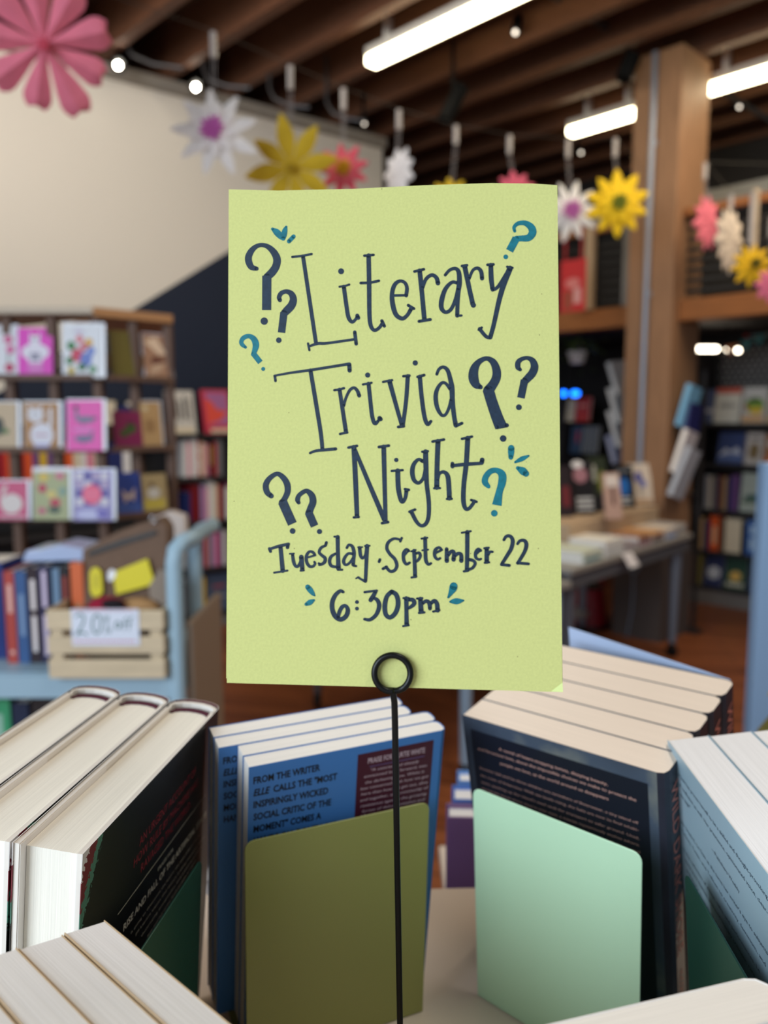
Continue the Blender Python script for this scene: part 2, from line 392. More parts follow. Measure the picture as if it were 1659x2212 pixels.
def flower(px, py, rpx, t, label, pc, cc,  npet=9, face=(0, 0), wd=0.42, notch=True, second=None, cr=0.22, rot0=0.3, clip=None, fold=0.12, vary=.06, flare=False, group=FG):
    p = W(px, py, t); r = rpx * t / FPX
    M = Matrix.Translation(p) @ Matrix.Rotation(face[0], 4, 'Z') @ Matrix.Rotation(face[1], 4, 'X')
    th = thing('paper_flower', label, 'paper flower', M, group)
    mp = mat('paper_%d_%d_%d' % tuple(pc), pc, rough=0.75, noise=0.06, nscale=18)
    pm = None
    for k in range(npet):
        if pm is None:
            o = petal_mesh(r, r * wd, flare=flare, fold=fold, notch=notch).build('petal', mp, th); so = o.modifiers.new('paper', 'SOLIDIFY'); so.thickness = 0.0012; pm = o
        else:
            o = pm.copy(); COL.objects.link(o); o.parent = th
        a = rot0 + 2 * math.pi * k / npet
        o.matrix_local = Matrix.Rotation(-a, 4, 'Y') @ Matrix.Scale(random.uniform(1 - vary, 1 + vary), 4)
    if second:
        q = None
        for k in range(npet):
            if q is None:
                o = petal_mesh(r * 0.62, r * wd * 0.8, notch=notch).build('inner_petal', mat('paper_%d_%d_%d' % tuple(second), second, rough=0.75), th); so = o.modifiers.new('paper', 'SOLIDIFY'); so.thickness = 0.0012; q = o
            else:
                o = q.copy(); COL.objects.link(o); o.parent = th
            o.matrix_local = Matrix.Translation((0, -0.02, 0)) @ Matrix.Rotation(-(rot0 + 2 * math.pi * (k + 0.5) / npet), 4, 'Y')
    if cc:
        mb = MB()
        for k in range(26):                                     # fringed paper centre
            a = k * 2.4; rr = r * cr * math.sqrt((k + 0.5) / 26)
            mb.tube([(0, -0.005, 0), (rr * math.cos(a) * 0.7, -0.03, rr * math.sin(a) * 0.7), (rr * math.cos(a), -0.045, rr * math.sin(a))], [r*0.05, r*0.05, r*0.025], 6)
        mb.build('flower_centre', mat('paper_%d_%d_%d' % tuple(cc), cc, rough=0.8), th)
    if clip:
        c = W(clip[0], clip[1], t); Mi = M.inverted()
        mb = MB(); e = 0.011; L_ = clip[2] * t / FPX
        mb.tube([Mi @ (c - Vector((0, 0, L_))), Mi @ c], 0.0125, 10); mb.build('hook_sleeve', mat('sleeve_clear_grey', (186, 176, 170), rough=0.3), th, smooth=True)
        mb = MB()
        for s in (-0.006, 0.006): mb.tube([Mi @ (c + Vector((s, 0, -L_))), Mi @ (p + Vector((s, 0.004, r * 0.4)))], 0.0022, 6)
        mb.build('hanging_thread', mat('thread_grey', (130, 124, 124), rough=0.6), th)
        WIRE.append(c)
    return th
flower(96, 96, 146, 2.30, 'large pink folded paper flower, leftmost of the hanging flowers', (224, 118, 138), (200, 70, 90), npet=9, wd=0.46, cr=0.06, rot0=0.3, face=(0.3, 0.4), fold=.5, vary=.12, flare=True, clip=(78, -60, 45))
flower(462, 283, 95, 3.0, 'white paper flower with pink centre against the white wall', (246, 240, 236), (214, 120, 196), npet=9, wd=0.30, second=(248, 242, 238), cr=0.3, rot0=0.26, notch=True, clip=(460, 70, 52))
flower(630, 362, 102, 3.29, 'large yellow paper flower behind the top left of the sign', (214, 178, 36), (168, 136, 20), npet=8, wd=0.36, cr=0.08, rot0=0.18, notch=False, clip=(627, 143, 48), face=(0, 0.3))
flower(742, 366, 58, 3.52, 'pink paper flower with yellow centre behind the sign', (222, 84, 104), (222, 172, 40), npet=9, wd=0.34, second=(226, 100, 116), cr=0.34, rot0=0.3, clip=(742, 192, 44))
flower(858, 372, 52, 3.76, 'white paper flower seen edge-on above the sign', (226, 222, 222), None, npet=9, wd=0.5, rot0=0.3, face=(-0.9, 0), clip=(862, 238, 40))
flower(975, 430, 46, 3.95, 'yellow paper flower almost hidden behind the sign top', (222, 184, 30), (150, 140, 40), npet=9, wd=0.42, cr=0.2, clip=(985, 272, 38))
flower(1112, 414, 46, 4.1, 'pink paper flower peeking over the top of the sign', (222, 96, 120), None, npet=9, wd=0.44, clip=(1101, 293, 38))
flower(1233, 456, 66, 4.15, 'white paper flower with pink centre right beside the sign', (238, 234, 228), (206, 120, 186), npet=10, wd=0.28, cr=0.36, rot0=0.1, notch=False, clip=(1228, 301, 38))
flower(1335, 440, 72, 4.13, 'yellow paper flower with green centre in front of the column', (246, 204, 20), (128, 136, 40), npet=10, wd=0.36, second=(250, 206, 24), cr=0.26, rot0=0.35, notch=False, clip=(1330, 300, 38))
flower(1532, 480, 60, 4.5, 'pink paper flower hanging right behind the column edge', (222, 112, 130), None, npet=10, wd=0.42, rot0=0.2, face=(0.72, 0), clip=(1524, 352, 34))
flower(1582, 520, 72, 4.0, 'cream paper fan flower seen edge-on right of the column', (222, 206, 188), None, npet=12, wd=0.5, rot0=0.1, face=(0.78, 0), clip=(1580, 420, 28))
flower(1626, 572, 47, 3.75, 'small yellow paper flower with dark centre at the right edge', (236, 186, 20), (120, 108, 30), npet=10, wd=0.34, cr=0.3, rot0=0.2, notch=False, clip=(1627, 415, 110))
flower(1672, 616, 40, 3.55, 'pink paper flower cut off by the right edge', (222, 110, 138), None, npet=9, wd=0.5, clip=(1668, 470, 40))
pts = sorted(WIRE[:9], key=lambda p: p.x); pts = [pts[0] + Vector((-1.2, -0.9, 0.1))] + pts + [Vector((PC.x - 0.2, PC.y + 0.02, pts[-1].z + 0.02))]
mb = MB(); mb.tube([p + Vector((0, 0, 0.006)) for p in pts], 0.0016, 6)
tag(mb.build('hanging_wire', mat('wire_dark', (60, 56, 54), rough=0.5), smooth=True), 'thin wire strung across the room carrying the paper flowers', 'wire')
pts = sorted(WIRE[9:], key=lambda p: p.x); pts = [Vector((PC.x + 0.1, PC.y - 0.02, pts[0].z + 0.02))] + pts + [pts[-1] + Vector((1.0, 0.1, 0))]
mb = MB(); mb.tube([p + Vector((0, 0, 0.006)) for p in pts], 0.0016, 6)
tag(mb.build('hanging_wire', mat('wire_dark', (60, 56, 54)), smooth=True), 'thin wire right of the column carrying paper flowers', 'wire')

# ------------------------------------------------------------------ books in the distance
CNAME = {'white': (232, 228, 226), 'cream': (222, 208, 182), 'red': (186, 40, 48), 'dark red': (120, 18, 30), 'pink': (222, 120, 150), 'orange': (226, 92, 40), 'black': (26, 25, 28),
         'grey': (120, 120, 124), 'navy': (30, 42, 98), 'blue': (60, 104, 176), 'light blue': (120, 170, 214), 'purple': (112, 74, 130), 'yellow': (222, 182, 40), 'green': (62, 128, 92),
         'tan': (186, 150, 104), 'brown': (96, 66, 48), 'teal': (40, 120, 130), 'maroon': (92, 24, 44), 'olive': (124, 112, 52), 'lilac': (160, 140, 190), 'silver': (168, 172, 182)}
def bar_marks(mb, x0, x1, z0, z1, y, mi, vertical=True):
    mb.box(x0, x1, y - 0.0006, y, z0, z1, mi)
def spine_book(M, T, D, H, col, label, group, mark=None, marks=((0.25, 0.7),), cat='book', extra=None):
    """a book standing spine out: x across the spine, y into the shelf"""
    th = thing('book', label, cat, M, group); b = min(0.003, T * 0.15)
    cm = cmat(col, 0.45)
    mb = MB(); mb.box(0, b, 0.0, D, 0, H); mb.box(T - b, T, 0.0, D, 0, H); mb.prism([(b, 0), (T - b, 0), (T - b, 0.0035), (b, 0.0035)], 0, H, 0, None, 'z')
    mb.build('cover', cm, th)
    mb = MB(); mb.box(b, T - b, 0.0035, D - 0.003, 0.002, H - 0.004); mb.build('page_block', M_page, th)
    if mark:
        mb = MB()
        for z0, z1 in marks: mb.box(T * 0.3, T * 0.72, -0.0005, 0.0002, H * z0, H * z1)
        mb.build('spine_print', cmat(mark, 0.5), th)
    return th
def face_book(M, Wd, T, H, col, label, group, art=(), cat='book', name='book'):
    """a book shown face out (front towards local -y); art = list of (kind, colour, numbers 0..1)"""
    th = thing(name, label, cat, M, group); b = min(0.003, T * 0.2)
    mb = MB(); mb.box(0, Wd, 0, b, 0, H); mb.box(0, Wd, T - b, T, 0, H); mb.box(0, 0.003, b, T - b, 0, H)
    mb.build('cover', cmat(col, 0.4), th)
    mb = MB(); mb.box(0.003, Wd - 0.003, b, T - b, 0.003, H - 0.003); mb.build('page_block', M_page, th)
    artwork(th, art, Wd, H)
    return th
def artwork(th, art, Wd, H, name='cover_print', y=0.0):
    if not art: return
    cols = []; mb = MB(); k = 0
    for a in art:
        if a[1] not in cols: cols.append(a[1])
        mi = cols.index(a[1]); k += 1; yy = y - 0.0004 - 0.00015 * k
        if a[0] == 'r':
            x0, z0, x1, z1 = a[2]; mb.add([(x0*Wd, yy, z0*H), (x1*Wd, yy, z0*H), (x1*Wd, yy, z1*H), (x0*Wd, yy, z1*H)], [(0, 1, 2, 3)], mi)
        elif a[0] == 'e':
            cx, cz, rx, rz_ = a[2]; n = 20
            mb.add([(cx*Wd + rx*Wd*math.cos(2*math.pi*i/n), yy, cz*H + rz_*H*math.sin(2*math.pi*i/n)) for i in range(n)], [list(range(n))], mi)
        elif a[0] == 'p':
            mb.add([(x*Wd, yy, z*H) for x, z in a[2]], [list(range(len(a[2])))], mi)
        elif a[0] == 't':
            s, x0, z0, x1, h = a[2]
            text(mb, s, (x0*Wd, z0*H), (x1*Wd, z0*H), h*H, lambda q: Vector((q.x, yy, q.y)), mi, bold=0.01)
    mb.build(name, [cmat(c, 0.5) for c in cols], th)

class Case:
    """a bookcase standing in frame X: x along, y into it"""
    def __init__(self, X, length, depth_, shelf_z, label, top=None, back=True, sides=True, lip=0.03, m=None):
        m = m or M_dark; self.X = X; self.d = depth_
        th = thing('bookcase', label, 'bookcase', X); self.th = th
        for z in shelf_z:
            mb = MB(); mb.box(0.02, length - 0.02, 0, depth_ - 0.02, z - lip, z); mb.build('shelf', m, th, bevel=0.002)
        H = top or shelf_z[-1] + 0.3
        if back: mb = MB(); mb.box(0, length, depth_ - 0.02, depth_, 0, H); mb.build('back_panel', m, th)
        if sides:
            for x in (0, length - 0.02): mb = MB(); mb.box(x, x + 0.02, 0, depth_ - 0.02, 0, H); mb.build('side_panel', m, th)
        mb = MB(); mb.box(0.02, length - 0.02, 0.005, 0.02, 0, shelf_z[0] - lip); mb.build('kick_plate', mat('kick_grey', (112, 108, 106), rough=0.6), th)
    def at(self, x, y, z, yaw=0, lean=0):
        return self.X @ Matrix.Translation((x, y, z)) @ frame((0, 0, 0), yaw, lean)
def shelf_row(case, x, z, spec, where, group, gap=0.001, y=0.03, D=0.15, start=1):
    """spec: list of (colour name, T, H[, print colour])"""
    n = start; seen = {}
    for sp in spec:
        nm, T, H = sp[:3]
        lab = '%s book spine, %s from left on %s' % (nm, ORD[n - 1], where)
        c = tuple(max(0, min(255, int(v + random.uniform(-8, 8)))) for v in CNAME[nm])
        spine_book(case.at(x, y, z), T, D, H, CNAME[nm], lab, group, mark=sp[3] if len(sp) > 3 else None, marks=random.choice((((0.2, 0.7),), ((0.15, 0.5), (0.6, 0.85)), ((0.3, 0.85),))))
        x += T + gap; n += 1
    return x

# --- bookcase on the left, between the card rack and the yellow sign (runs along the white wall)
XL = frame(W(340, 1340, 5.35) * 1, yawW, 0)
XL.translation = Vector((W(395, 1345, 5.5).x, W(395, 1345, 5.5).y, 0)) - WD * 1.84 + WN * .175
zs = [W(440, y, 5.36).z for y in (1330, 1228, 1125, 1028, 936)]
LC = Case(XL, 3.2, 0.3, zs, 'dark metal bookcase between the card rack and the yellow sign', top=zs[-1] + 0.02)
WHL = ['the bottom shelf by the sign', 'the lowest-but-one shelf by the sign', 'the middle shelf by the sign', 'the highest spine shelf by the sign']
xa = 1.66
shelf_row(LC, 1.82, zs[3], [('white', .03, .24), ('pink', .018, .23), ('white', .05, .25), ('red', .02, .24, (240, 220, 220)), ('cream', .03, .23), ('pink', .025, .22), ('black', .035, .24, (150, 160, 80)), ('red', .025, .23), ('grey', .04, .25), ('black', .05, .24), ('black', .045, .23, (120, 120, 120)), ('white', .03, .25), ('red', .02, .24), ('light blue', .03, .24), ('cream', .03, .23)], WHL[3], 'books left of the sign, upper row', D=.17)
shelf_row(LC, 1.82, zs[2], [('navy', .04, .2), ('dark red', .07, .25), ('lilac', .03, .24), ('pink', .02, .23), ('white', .045, .27), ('cream', .03, .25), ('red', .02, .24), ('maroon', .03, .23), ('white', .04, .22), ('pink', .03, .25), ('grey', .03, .24), ('purple', .04, .25)], WHL[2], 'books left of the sign, middle row', D=.17)
shelf_row(LC, 1.82, zs[1], [('white', .02, .24), ('cream', .03, .25), ('lilac', .025, .23), ('purple', .03, .25), ('maroon', .02, .24), ('pink', .022, .25), ('olive', .02, .24), ('lilac', .03, .25), ('pink', .03, .23), ('purple', .03, .24), ('white', .03, .24)], WHL[1], 'books left of the sign, lower row', D=.17)
shelf_row(LC, 1.82, zs[0], [('grey', .03, .22), ('white', .02, .23), ('black', .04, .24), ('yellow', .035, .25)], WHL[0], 'books left of the sign, bottom row', D=.17)
face_book(LC.at(1.96, .04, zs[0], 0, -.12), .2, .03, .26, (76, 88, 112), 'slate blue face-out book with red print, bottom shelf by the sign', 'books left of the sign, bottom row', [('r', (170, 70, 80), (.3, .62, .75, .68)), ('r', (150, 150, 165), (.25, .35, .8, .4))])
# face-out books on its top
face_book(LC.at(1.60, .06, zs[4], 0, -.15), .085, .03, .22, (176, 170, 168), 'grey book shown face out on top of the bookcase beside the card rack', 'face-out books left of the sign', [('r', (140, 180, 220), (.3, .3, .8, .8))])
face_book(LC.at(1.74, .05, zs[4], 0, -.2), .19, .035, .29, (206, 200, 192), 'face-out book with black marks on white, on the bookcase beside the red one', 'face-out books left of the sign', [('r', (40, 38, 40), (.12 + .16 * i, .3 + .05 * (i % 2), .2 + .16 * i, .88 - .06 * (i % 3))) for i in range(5)] + [('r', (224, 206, 176), (.08, .02, .9, .14))])
face_book(LC.at(1.99, .04, zs[4], 0, -.2), .2, .035, .3, (200, 44, 74), 'red and violet book shown face out on the bookcase beside the sign', 'face-out books left of the sign', [('r', (164, 96, 150), (.12, .2, .92, .94)), ('p', (226, 72, 56), [(.1, .2), (.6, .3), (.9, .5), (.5, .55), (.3, .75), (.12, .8)]), ('r', (226, 206, 180), (.2, .02, .9, .1))])
face_book(LC.at(1.48, .06, zs[4], 0, -.15), .08, .03, .21, (206, 196, 184), 'cream book on the bookcase, showing past the card rack edge', 'face-out books left of the sign')
# spines showing through the gaps of the card rack
shelf_row(LC, .70, zs[3], [('red', .03, .22), ('orange', .03, .23), ('black', .04, .22), ('red', .03, .22), ('orange', .04, .24), ('purple', .04, .22), ('yellow', .04, .22), ('purple', .05, .23), ('orange', .1, .24), ('cream', .05, .22), ('white', .03, .23), ('pink', .04, .22), ('cream', .08, .22), ('navy', .1, .24), ('white', .05, .25)], 'the shelf glimpsed through the card rack', 'books glimpsed through the card rack', D=.17)
shelf_row(LC, .85, zs[4], [('cream', .08, .2), ('white', .04, .16), ('navy', .25, .2), ('cream', .1, .21), ('navy', .15, .18), ('tan', .08, .18)], 'the bookcase top glimpsed past the card rack', 'books on top behind the card rack', gap=.02, D=.17)

# --- bookcase on the right
PR = onz(1478, 1296, 0); XR = frame(PR, YB)
def zr(y): return onplane(1560, y, PR, Cv).z
zs = [zr(1272), zr(1193), zr(1102), zr(1002), zr(914)]
RC = Case(XR, 2.2, 0.34, zs, 'dark metal bookcase right of the timber column', top=zr(770))
def rx(px, y=1000):
    return (onplane(px, y, PR, Cv) - PR).dot(-Bv)
GR = 'face-out books on the bookcase right of the column'
def rface(x0, x1, zi, h, colr, label, art=(), lean=-.18, y=.05):
    a = rx(x0); b = rx(x1); face_book(RC.at(a, y, zs[zi], 0, lean), b - a, .025, h, colr, label, GR, art)
rface(1505, 1528, 4, .26, (84, 96, 132), 'slate book with pale band face out on the top shelf right of the column', [('r', (196, 196, 206), (0, .3, 1, .42))])
rface(1530, 1583, 4, .27, (226, 222, 208), 'white book with red band and black title on the top shelf, right of column', [('r', (206, 92, 72), (0, .84, 1, 1)), ('t', (40, 38, 38), ('VIEW', .15, .42, .85, .14))])
rface(1588, 1640, 4, .27, (206, 204, 200), 'colourful landscape book face out, top shelf right of column', [('e', (120, 160, 60), (.5, .5, .4, .22)), ('e', (226, 190, 60), (.6, .35, .3, .1)), ('r', (216, 170, 120), (.05, .02, .95, .22)), ('r', (60, 66, 60), (.25, .6, .7, .68)), ('e', (190, 60, 60), (.2, .45, .1, .05))])
rface(1645, 1700, 4, .27, (216, 202, 176), 'cream book with green picture on the top shelf at the right edge', [('e', (60, 110, 60), (.4, .35, .3, .15)), ('r', (226, 190, 140), (0, 0, 1, .2))])
rface(1541, 1597, 3, .24, (40, 62, 116), 'navy book with pale mountains face out on the second shelf', [('p', (196, 200, 214), [(.05, .25), (.3, .5), (.5, .4), (.75, .55), (.95, .3)]), ('p', (90, 110, 160), [(0, .1), (1, .1), (.95, .3), (.5, .35), (.05, .25)])])
rface(1601, 1638, 3, .24, (200, 190, 182), 'pale book with brown tree picture on the second shelf', [('e', (126, 104, 66), (.5, .42, .3, .26)), ('r', (60, 54, 50), (.2, .8, .8, .86))])
rface(1643, 1690, 3, .23, (176, 120, 80), 'tan and white book at the right end of the second shelf', [('e', (230, 220, 210), (.4, .7, .3, .15)), ('r', (206, 120, 80), (0, 0, 1, .3))])
GS = 'spine-out books right of the column'
x = shelf_row(RC, rx(1522), zs[2], [('silver', .025, .26), ('cream', .02, .25), ('grey', .04, .24), ('maroon', .035, .26), ('tan', .03, .25), ('navy', .03, .25), ('purple', .045, .27)], 'the third shelf right of the column', GS, gap=.004)
face_book(RC.at(x + .01, .04, zs[2], 0, -.12), .22, .025, .29, (176, 184, 172), 'pale green landscape book face out on the third shelf', GR, [('e', (54, 92, 84), (.5, .36, .38, .1)), ('r', (116, 130, 110), (.05, .2, .95, .3))])
shelf_row(RC, rx(1506), zs[1], [('grey', .03, .24), ('tan', .03, .25), ('navy', .04, .23), ('orange', .07, .27, (226, 190, 150)), ('brown', .04, .25), ('cream', .12, .26), ('black', .03, .24), ('blue', .09, .26, (170, 200, 230)), ('navy', .09, .25), ('cream', .06, .22), ('silver', .06, .25)], 'the fourth shelf right of the column', GS, gap=.004)
x = shelf_row(RC, rx(1488), zs[0], [('maroon', .03, .25), ('brown', .03, .24), ('yellow', .025, .26), ('olive', .03, .24)], 'the bottom shelf right of the column', GS, gap=.004)
for a, b, cc, lab, art in ((1500, 1524, (38, 50, 100), 'navy book on the bottom shelf beside the spines', []), (1526, 1566, (44, 52, 96), 'navy book with white disc on the bottom shelf', [('e', (190, 194, 204), (.5, .42, .36, .2))]),
                           (1570, 1618, (40, 74, 60), 'dark green book with yellow flower on the bottom shelf', [('e', (216, 190, 110), (.5, .4, .28, .16)), ('e', (226, 150, 40), (.5, .4, .12, .07)), ('r', (190, 186, 170), (.1, .08, .9, .2))]),
                           (1622, 1680, (36, 48, 84), 'dark blue book with pale letters on the bottom shelf', [('e', (176, 180, 190), (.4, .3, .25, .12))])):
    rface(a, b, 0, .25, cc, lab, art)
# panel with hexagon screen and order sign above it
mb = MB(); mb.box(-0.15, 2.0, 0.34, 0.36, zs[4] + .05, zr(690))
p_ = tag(mb.build('order_sign', mat('sign_black', (16, 15, 16), rough=0.4)), 'black overhead panel with small white lettering above the right bookcase', 'sign'); p_.matrix_world = XR
mb = MB(); A = rx(1582, 716); B_ = rx(1634, 716)
text(mb, 'ORDER', (A, zr(722)), (B_, zr(720)), .05, lambda q: Vector((q.x, .3385, q.y))); mb.build('lettering', cmat((190, 188, 186)), p_)
mb = MB(); A = rx(1572, 716); mb.prism([(A - .02, zr(722)), (A + .02, zr(722)), (A, zr(712))], .337, .3395); mb.build('red_mark', cmat((190, 30, 36)), p_)
mb = MB(); r = .028
for j in range(8):
    for i in range(40):
        cx = rx(1515) + i * r * 1.75 + (j % 2) * r * .87; cz = zr(836) + j * r * 1.5
        pts = [(cx + r*.8*math.cos(math.pi/6 + k*math.pi/3), .305, cz + r*.8*math.sin(math.pi/6 + k*math.pi/3)) for k in range(6)]
        mb.tube(pts, .004, 5, closed=True)
o = tag(mb.build('hexagon_screen', mat('hex_grey', (150, 146, 144), rough=0.5)), 'grey hexagon lattice screen above the right bookcase', 'screen'); o.matrix_world = XR
# glowing lamps under the mezzanine
M_glow = mat('warm_lamp_glow', (255, 250, 235), emit=(255, 240, 214), estr=8)
def pill(x0, x1, y0, y1, label, m, t):
    p = W((x0 + x1) / 2, (y0 + y1) / 2, t); w2 = (x1 - x0) / 2 * t / FPX; h = (y1 - y0) / 2 * t / FPX
    th = thing('lamp', label, 'lamp', p, 'small lamps under the mezzanine')
    mb = MB(); mb.tube([(-w2 + h, 0, 0), (w2 - h, 0, 0)] if w2 > h * 1.05 else [(-.001, 0, 0), (.001, 0, 0)], h * 0.6, 10); mb.ball((-w2 + h, 0, 0), h * .6); mb.ball((w2 - h, 0, 0), h * .6)
    mb.build('glow_tube', m, th, smooth=True)
    mb = MB(); mb.box(-w2, w2, 0.0, 0.03, h * .85, h * .85 + .02)
    mb.tube([(0, .015, h), (0, .015, bz0 + .04 - p.z)], .006, 6); mb.build('hanger', M_black, th)
pill(1498, 1556, 745, 763, 'long glowing lamp below the mezzanine beam', M_glow, 5.6)
pill(1564, 1582, 747, 763, 'left one of two round lamps below the mezzanine beam', M_glow, 5.6)
pill(1585, 1603, 749, 765, 'right one of two round lamps below the mezzanine beam', M_glow, 5.6)
M_bl = mat('blue_glow', (30, 120, 255), emit=(20, 110, 255), estr=4)
for x0, x1, lab in ((1208, 1227, 'blue glowing lamp right next to the sign edge'), (1229, 1256, 'wider blue glowing lamp left of the timber column')):
    pill(x0, x1, 840, 860, lab, M_bl, 6.6)
# cord with pennants
mb = MB()
for i, (a, cc) in enumerate((((1578, 757), 0), ((1612, 745), 1), ((1640, 735), 1))):
    p = W(a[0], a[1], 5.5); mb.prism([(p.x - .04, p.z + .03), (p.x + .05, p.z + .045), (p.x, p.z - .04)], p.y, p.y + .002, cc)
q = [W(1555, 765, 5.5), W(1600, 745, 5.5), W(1665, 722, 5.5)]; mb.tube(q, .004, 5, mi=2)
tag(mb.build('pennant_string', [cmat((206, 120, 60)), cmat((40, 120, 120)), cmat((150, 130, 90))]), 'string of small orange and teal pennants over the right bookcase', 'pennants')

# --- leaning end displays either side of the column
def end_rack(pts, thick, label, group, books, wd=.17):
    """sloped face-out books seen nearly edge-on: pts = (top px, bottom px, depth)"""
    for (xt, yt, xb, yb, t, colr, lab, acc) in books:
        a = W(xt, yt, t); b = W(xb, yb, t); v = a - b; H = v.length; v.normalize(); yy = Cv if True else None
        u = Cv.copy(); n = u.cross(v).normalized()
        M = Matrix.Identity(4)
        for i in range(3): M[i][0] = u[i]; M[i][1] = -n[i]; M[i][2] = v[i]; M[i][3] = b[i]
        th = thing('book', lab, 'book', M, group)
        mb = MB(); mb.box(0, wd, 0, .003, 0, H); mb.box(0, wd, thick - .003, thick, 0, H); mb.box(wd - .003, wd, .003, thick - .003, 0, H); mb.build('cover', cmat(colr, .4), th)
        mb = MB(); mb.box(.001, wd - .003, .003, thick - .003, .002, H - .002); mb.build('page_block', M_pagew if not acc else cmat(acc, .6), th)
end_rack(None, .034, '', 'books leaning on the end of the right bookcase', [
    (1508, 836, 1468, 920, 4.90, (120, 176, 214), 'light blue book leaning at the end of the right bookcase, topmost', (120, 176, 214)),
    (1506, 872, 1478, 960, 4.93, (38, 40, 96), 'dark blue book leaning below the light blue one', (60, 60, 110)),
    (1502, 935, 1456, 1020, 4.90, (206, 198, 202), 'white book with pink top leaning in the middle of the end display', None),
    (1512, 978, 1450, 1072, 4.87, (186, 190, 200), 'grey and white book leaning lowest in the end display', (176, 182, 194))])
p = W(1514, 1000, 5.2); th = thing('display_stand', 'slim dark pole holding leaning books between column and right bookcase', 'display stand', frame((p.x, p.y, 0), YB))
mb = MB(); mb.box(-.012, .012, -.012, .012, 0.02, 1.75); mb.build('pole', M_dark, th)
mb = MB(); mb.box(-.05, .05, -.05, .05, 0, .02); mb.build('foot', M_dark, th)
for z in (.95, 1.2, 1.45): mb = MB(); mb.box(-.06, .012, -.11, -.012, z - .012, z); mb.build('ledge', M_dark, th)
# --- far bookcase left of the column, half hidden by the sign
PF = onz(1352, 1225, 0); PF = bc((PF).dot(Bv), 5.97); XF = frame(PF + Bv * 1.15, YB)
def zf(y): return onplane(1260, y, PF, Cv).z
def fx(px, y=950): return (onplane(px, y, PF, Cv) - (PF + Bv * 1.15)).dot(-Bv)
zs2 = [zf(1140), zf(1065), zf(980), zf(910)]
FC = Case(XF, 1.0, 0.3, zs2, 'dark bookcase far behind the table, next to the sign edge', top=zf(862))
GFc = 'books on the far bookcase beside the sign'
def fface(x0, x1, zi, h, colr, lab, art=()):
    a = fx(x0); b = fx(x1); face_book(FC.at(a, .05, zs2[zi], 0, -.15), b - a, .03, h, colr, lab, GFc, art)
fface(1213, 1230, 3, .2, (206, 190, 160), 'cream book on the far bookcase, next to the sign edge')
fface(1233, 1263, 3, .21, (190, 62, 58), 'red book face out on the far bookcase below the blue lamps', [('r', (222, 150, 130), (.2, .6, .8, .7))])
fface(1224, 1248, 2, .24, (50, 70, 96), 'dark blue book on the second shelf of the far bookcase', [('r', (170, 40, 50), (.5, .4, .7, .8))])
fface(1252, 1282, 2, .24, (104, 108, 112), 'grey book on the second shelf of the far bookcase')
fface(1208, 1227, 1, .2, (200, 40, 60), 'red box-like book low on the far bookcase beside the sign')
fface(1232, 1258, 1, .22, (96, 84, 100), 'dull violet book low on the far bookcase')
# left leaning display
end_rack(None, .04, '', 'books leaning left of the column', [
    (1313, 782, 1338, 850, 6.1, (196, 186, 186), 'pale book with pink cover leaning topmost left of the column', None),
    (1314, 838, 1340, 912, 6.1, (206, 206, 210), 'white book leaning second from top left of the column', None),
    (1313, 888, 1340, 964, 6.1, (190, 192, 198), 'white book leaning third from top left of the column', None),
    (1312, 940, 1332, 1000, 6.1, (150, 156, 190), 'lilac book leaning lowest left of the column', (170, 174, 200))], wd=.26)
th = thing('display_stand', 'grey upright board with leaning books left of the column', 'display stand', frame(onz(1332, 1312, 0), YB))
mb = MB(); mb.box(.13, .16, .0, .34, 0, 1.75); mb.build('upright_panel', mat('stand_grey', (96, 98, 94), rough=.6), th)
mb = MB(); mb.box(.16, .2, .05, .3, 0, .06); mb.build('foot', M_dark, th)
# hanging plant, red poster
p = W(1247, 762, 6.0); th = thing('hanging_plant', 'trailing green plant in a white hanging pot under the mezzanine', 'plant', p)
mb = MB(); mb.lathe([(.05, -.08), (.075, 0), (.07, .01), (.06, .0)], seg=20); mb.build('pot', cmat((206, 196, 196), .5), th, smooth=True)
mb = MB()
for k in range(3): mb.tube([(.065*math.cos(k*2.1), .065*math.sin(k*2.1), 0), (0, 0, bz0 - p.z)], .003, 5)
mb.build('cords', cmat((150, 130, 110)), th)
mb = MB()
for k in range(150):
    a = random.uniform(0, 6.28); rr = random.uniform(.02, .22); z = .08 - rr * rr * 6 * random.random() + random.uniform(-.03, .08); s = .03
    c = Vector((rr*math.cos(a), rr*math.sin(a), z)); d = Vector((math.cos(a), math.sin(a), random.uniform(-.8, .3))).normalized()*s; e = Vector((-math.sin(a), math.cos(a), random.uniform(-.3, .3)))*s*.5
    mb.add([c - d, c + e, c + d, c - e], [(0, 1, 2, 3)])
mb.build('foliage', mat('leaf_green', (92, 112, 48), rough=.6), th)
M, wd, h = rectf(1209, 568, 1262, 676, 5.0, YB)
mb = MB(); mb.box(0, wd, 0, .012, 0, h); th = tag(mb.build('red_poster', cmat((186, 36, 40), .5), bevel=.001), 'red poster with pale print hanging from the mezzanine beside the sign', 'poster'); th.matrix_world = M
artwork(th, [('e', (206, 120, 116), (.5, .55, .3, .1)), ('r', (206, 150, 146), (.55, .15, .85, .45)), ('r', (150, 70, 50), (.15, .05, .5, .4))], wd, h, 'poster_print')
mb = MB(); mb.box(.02, .032, .002, .012, h, W(1215, 500, 5.0).z - M.translation.z); mb.box(wd-.04, wd-.028, .002, .012, h, W(1215, 500, 5.0).z - M.translation.z); mb.build('hanging_strap', cmat((150, 30, 34)), th)
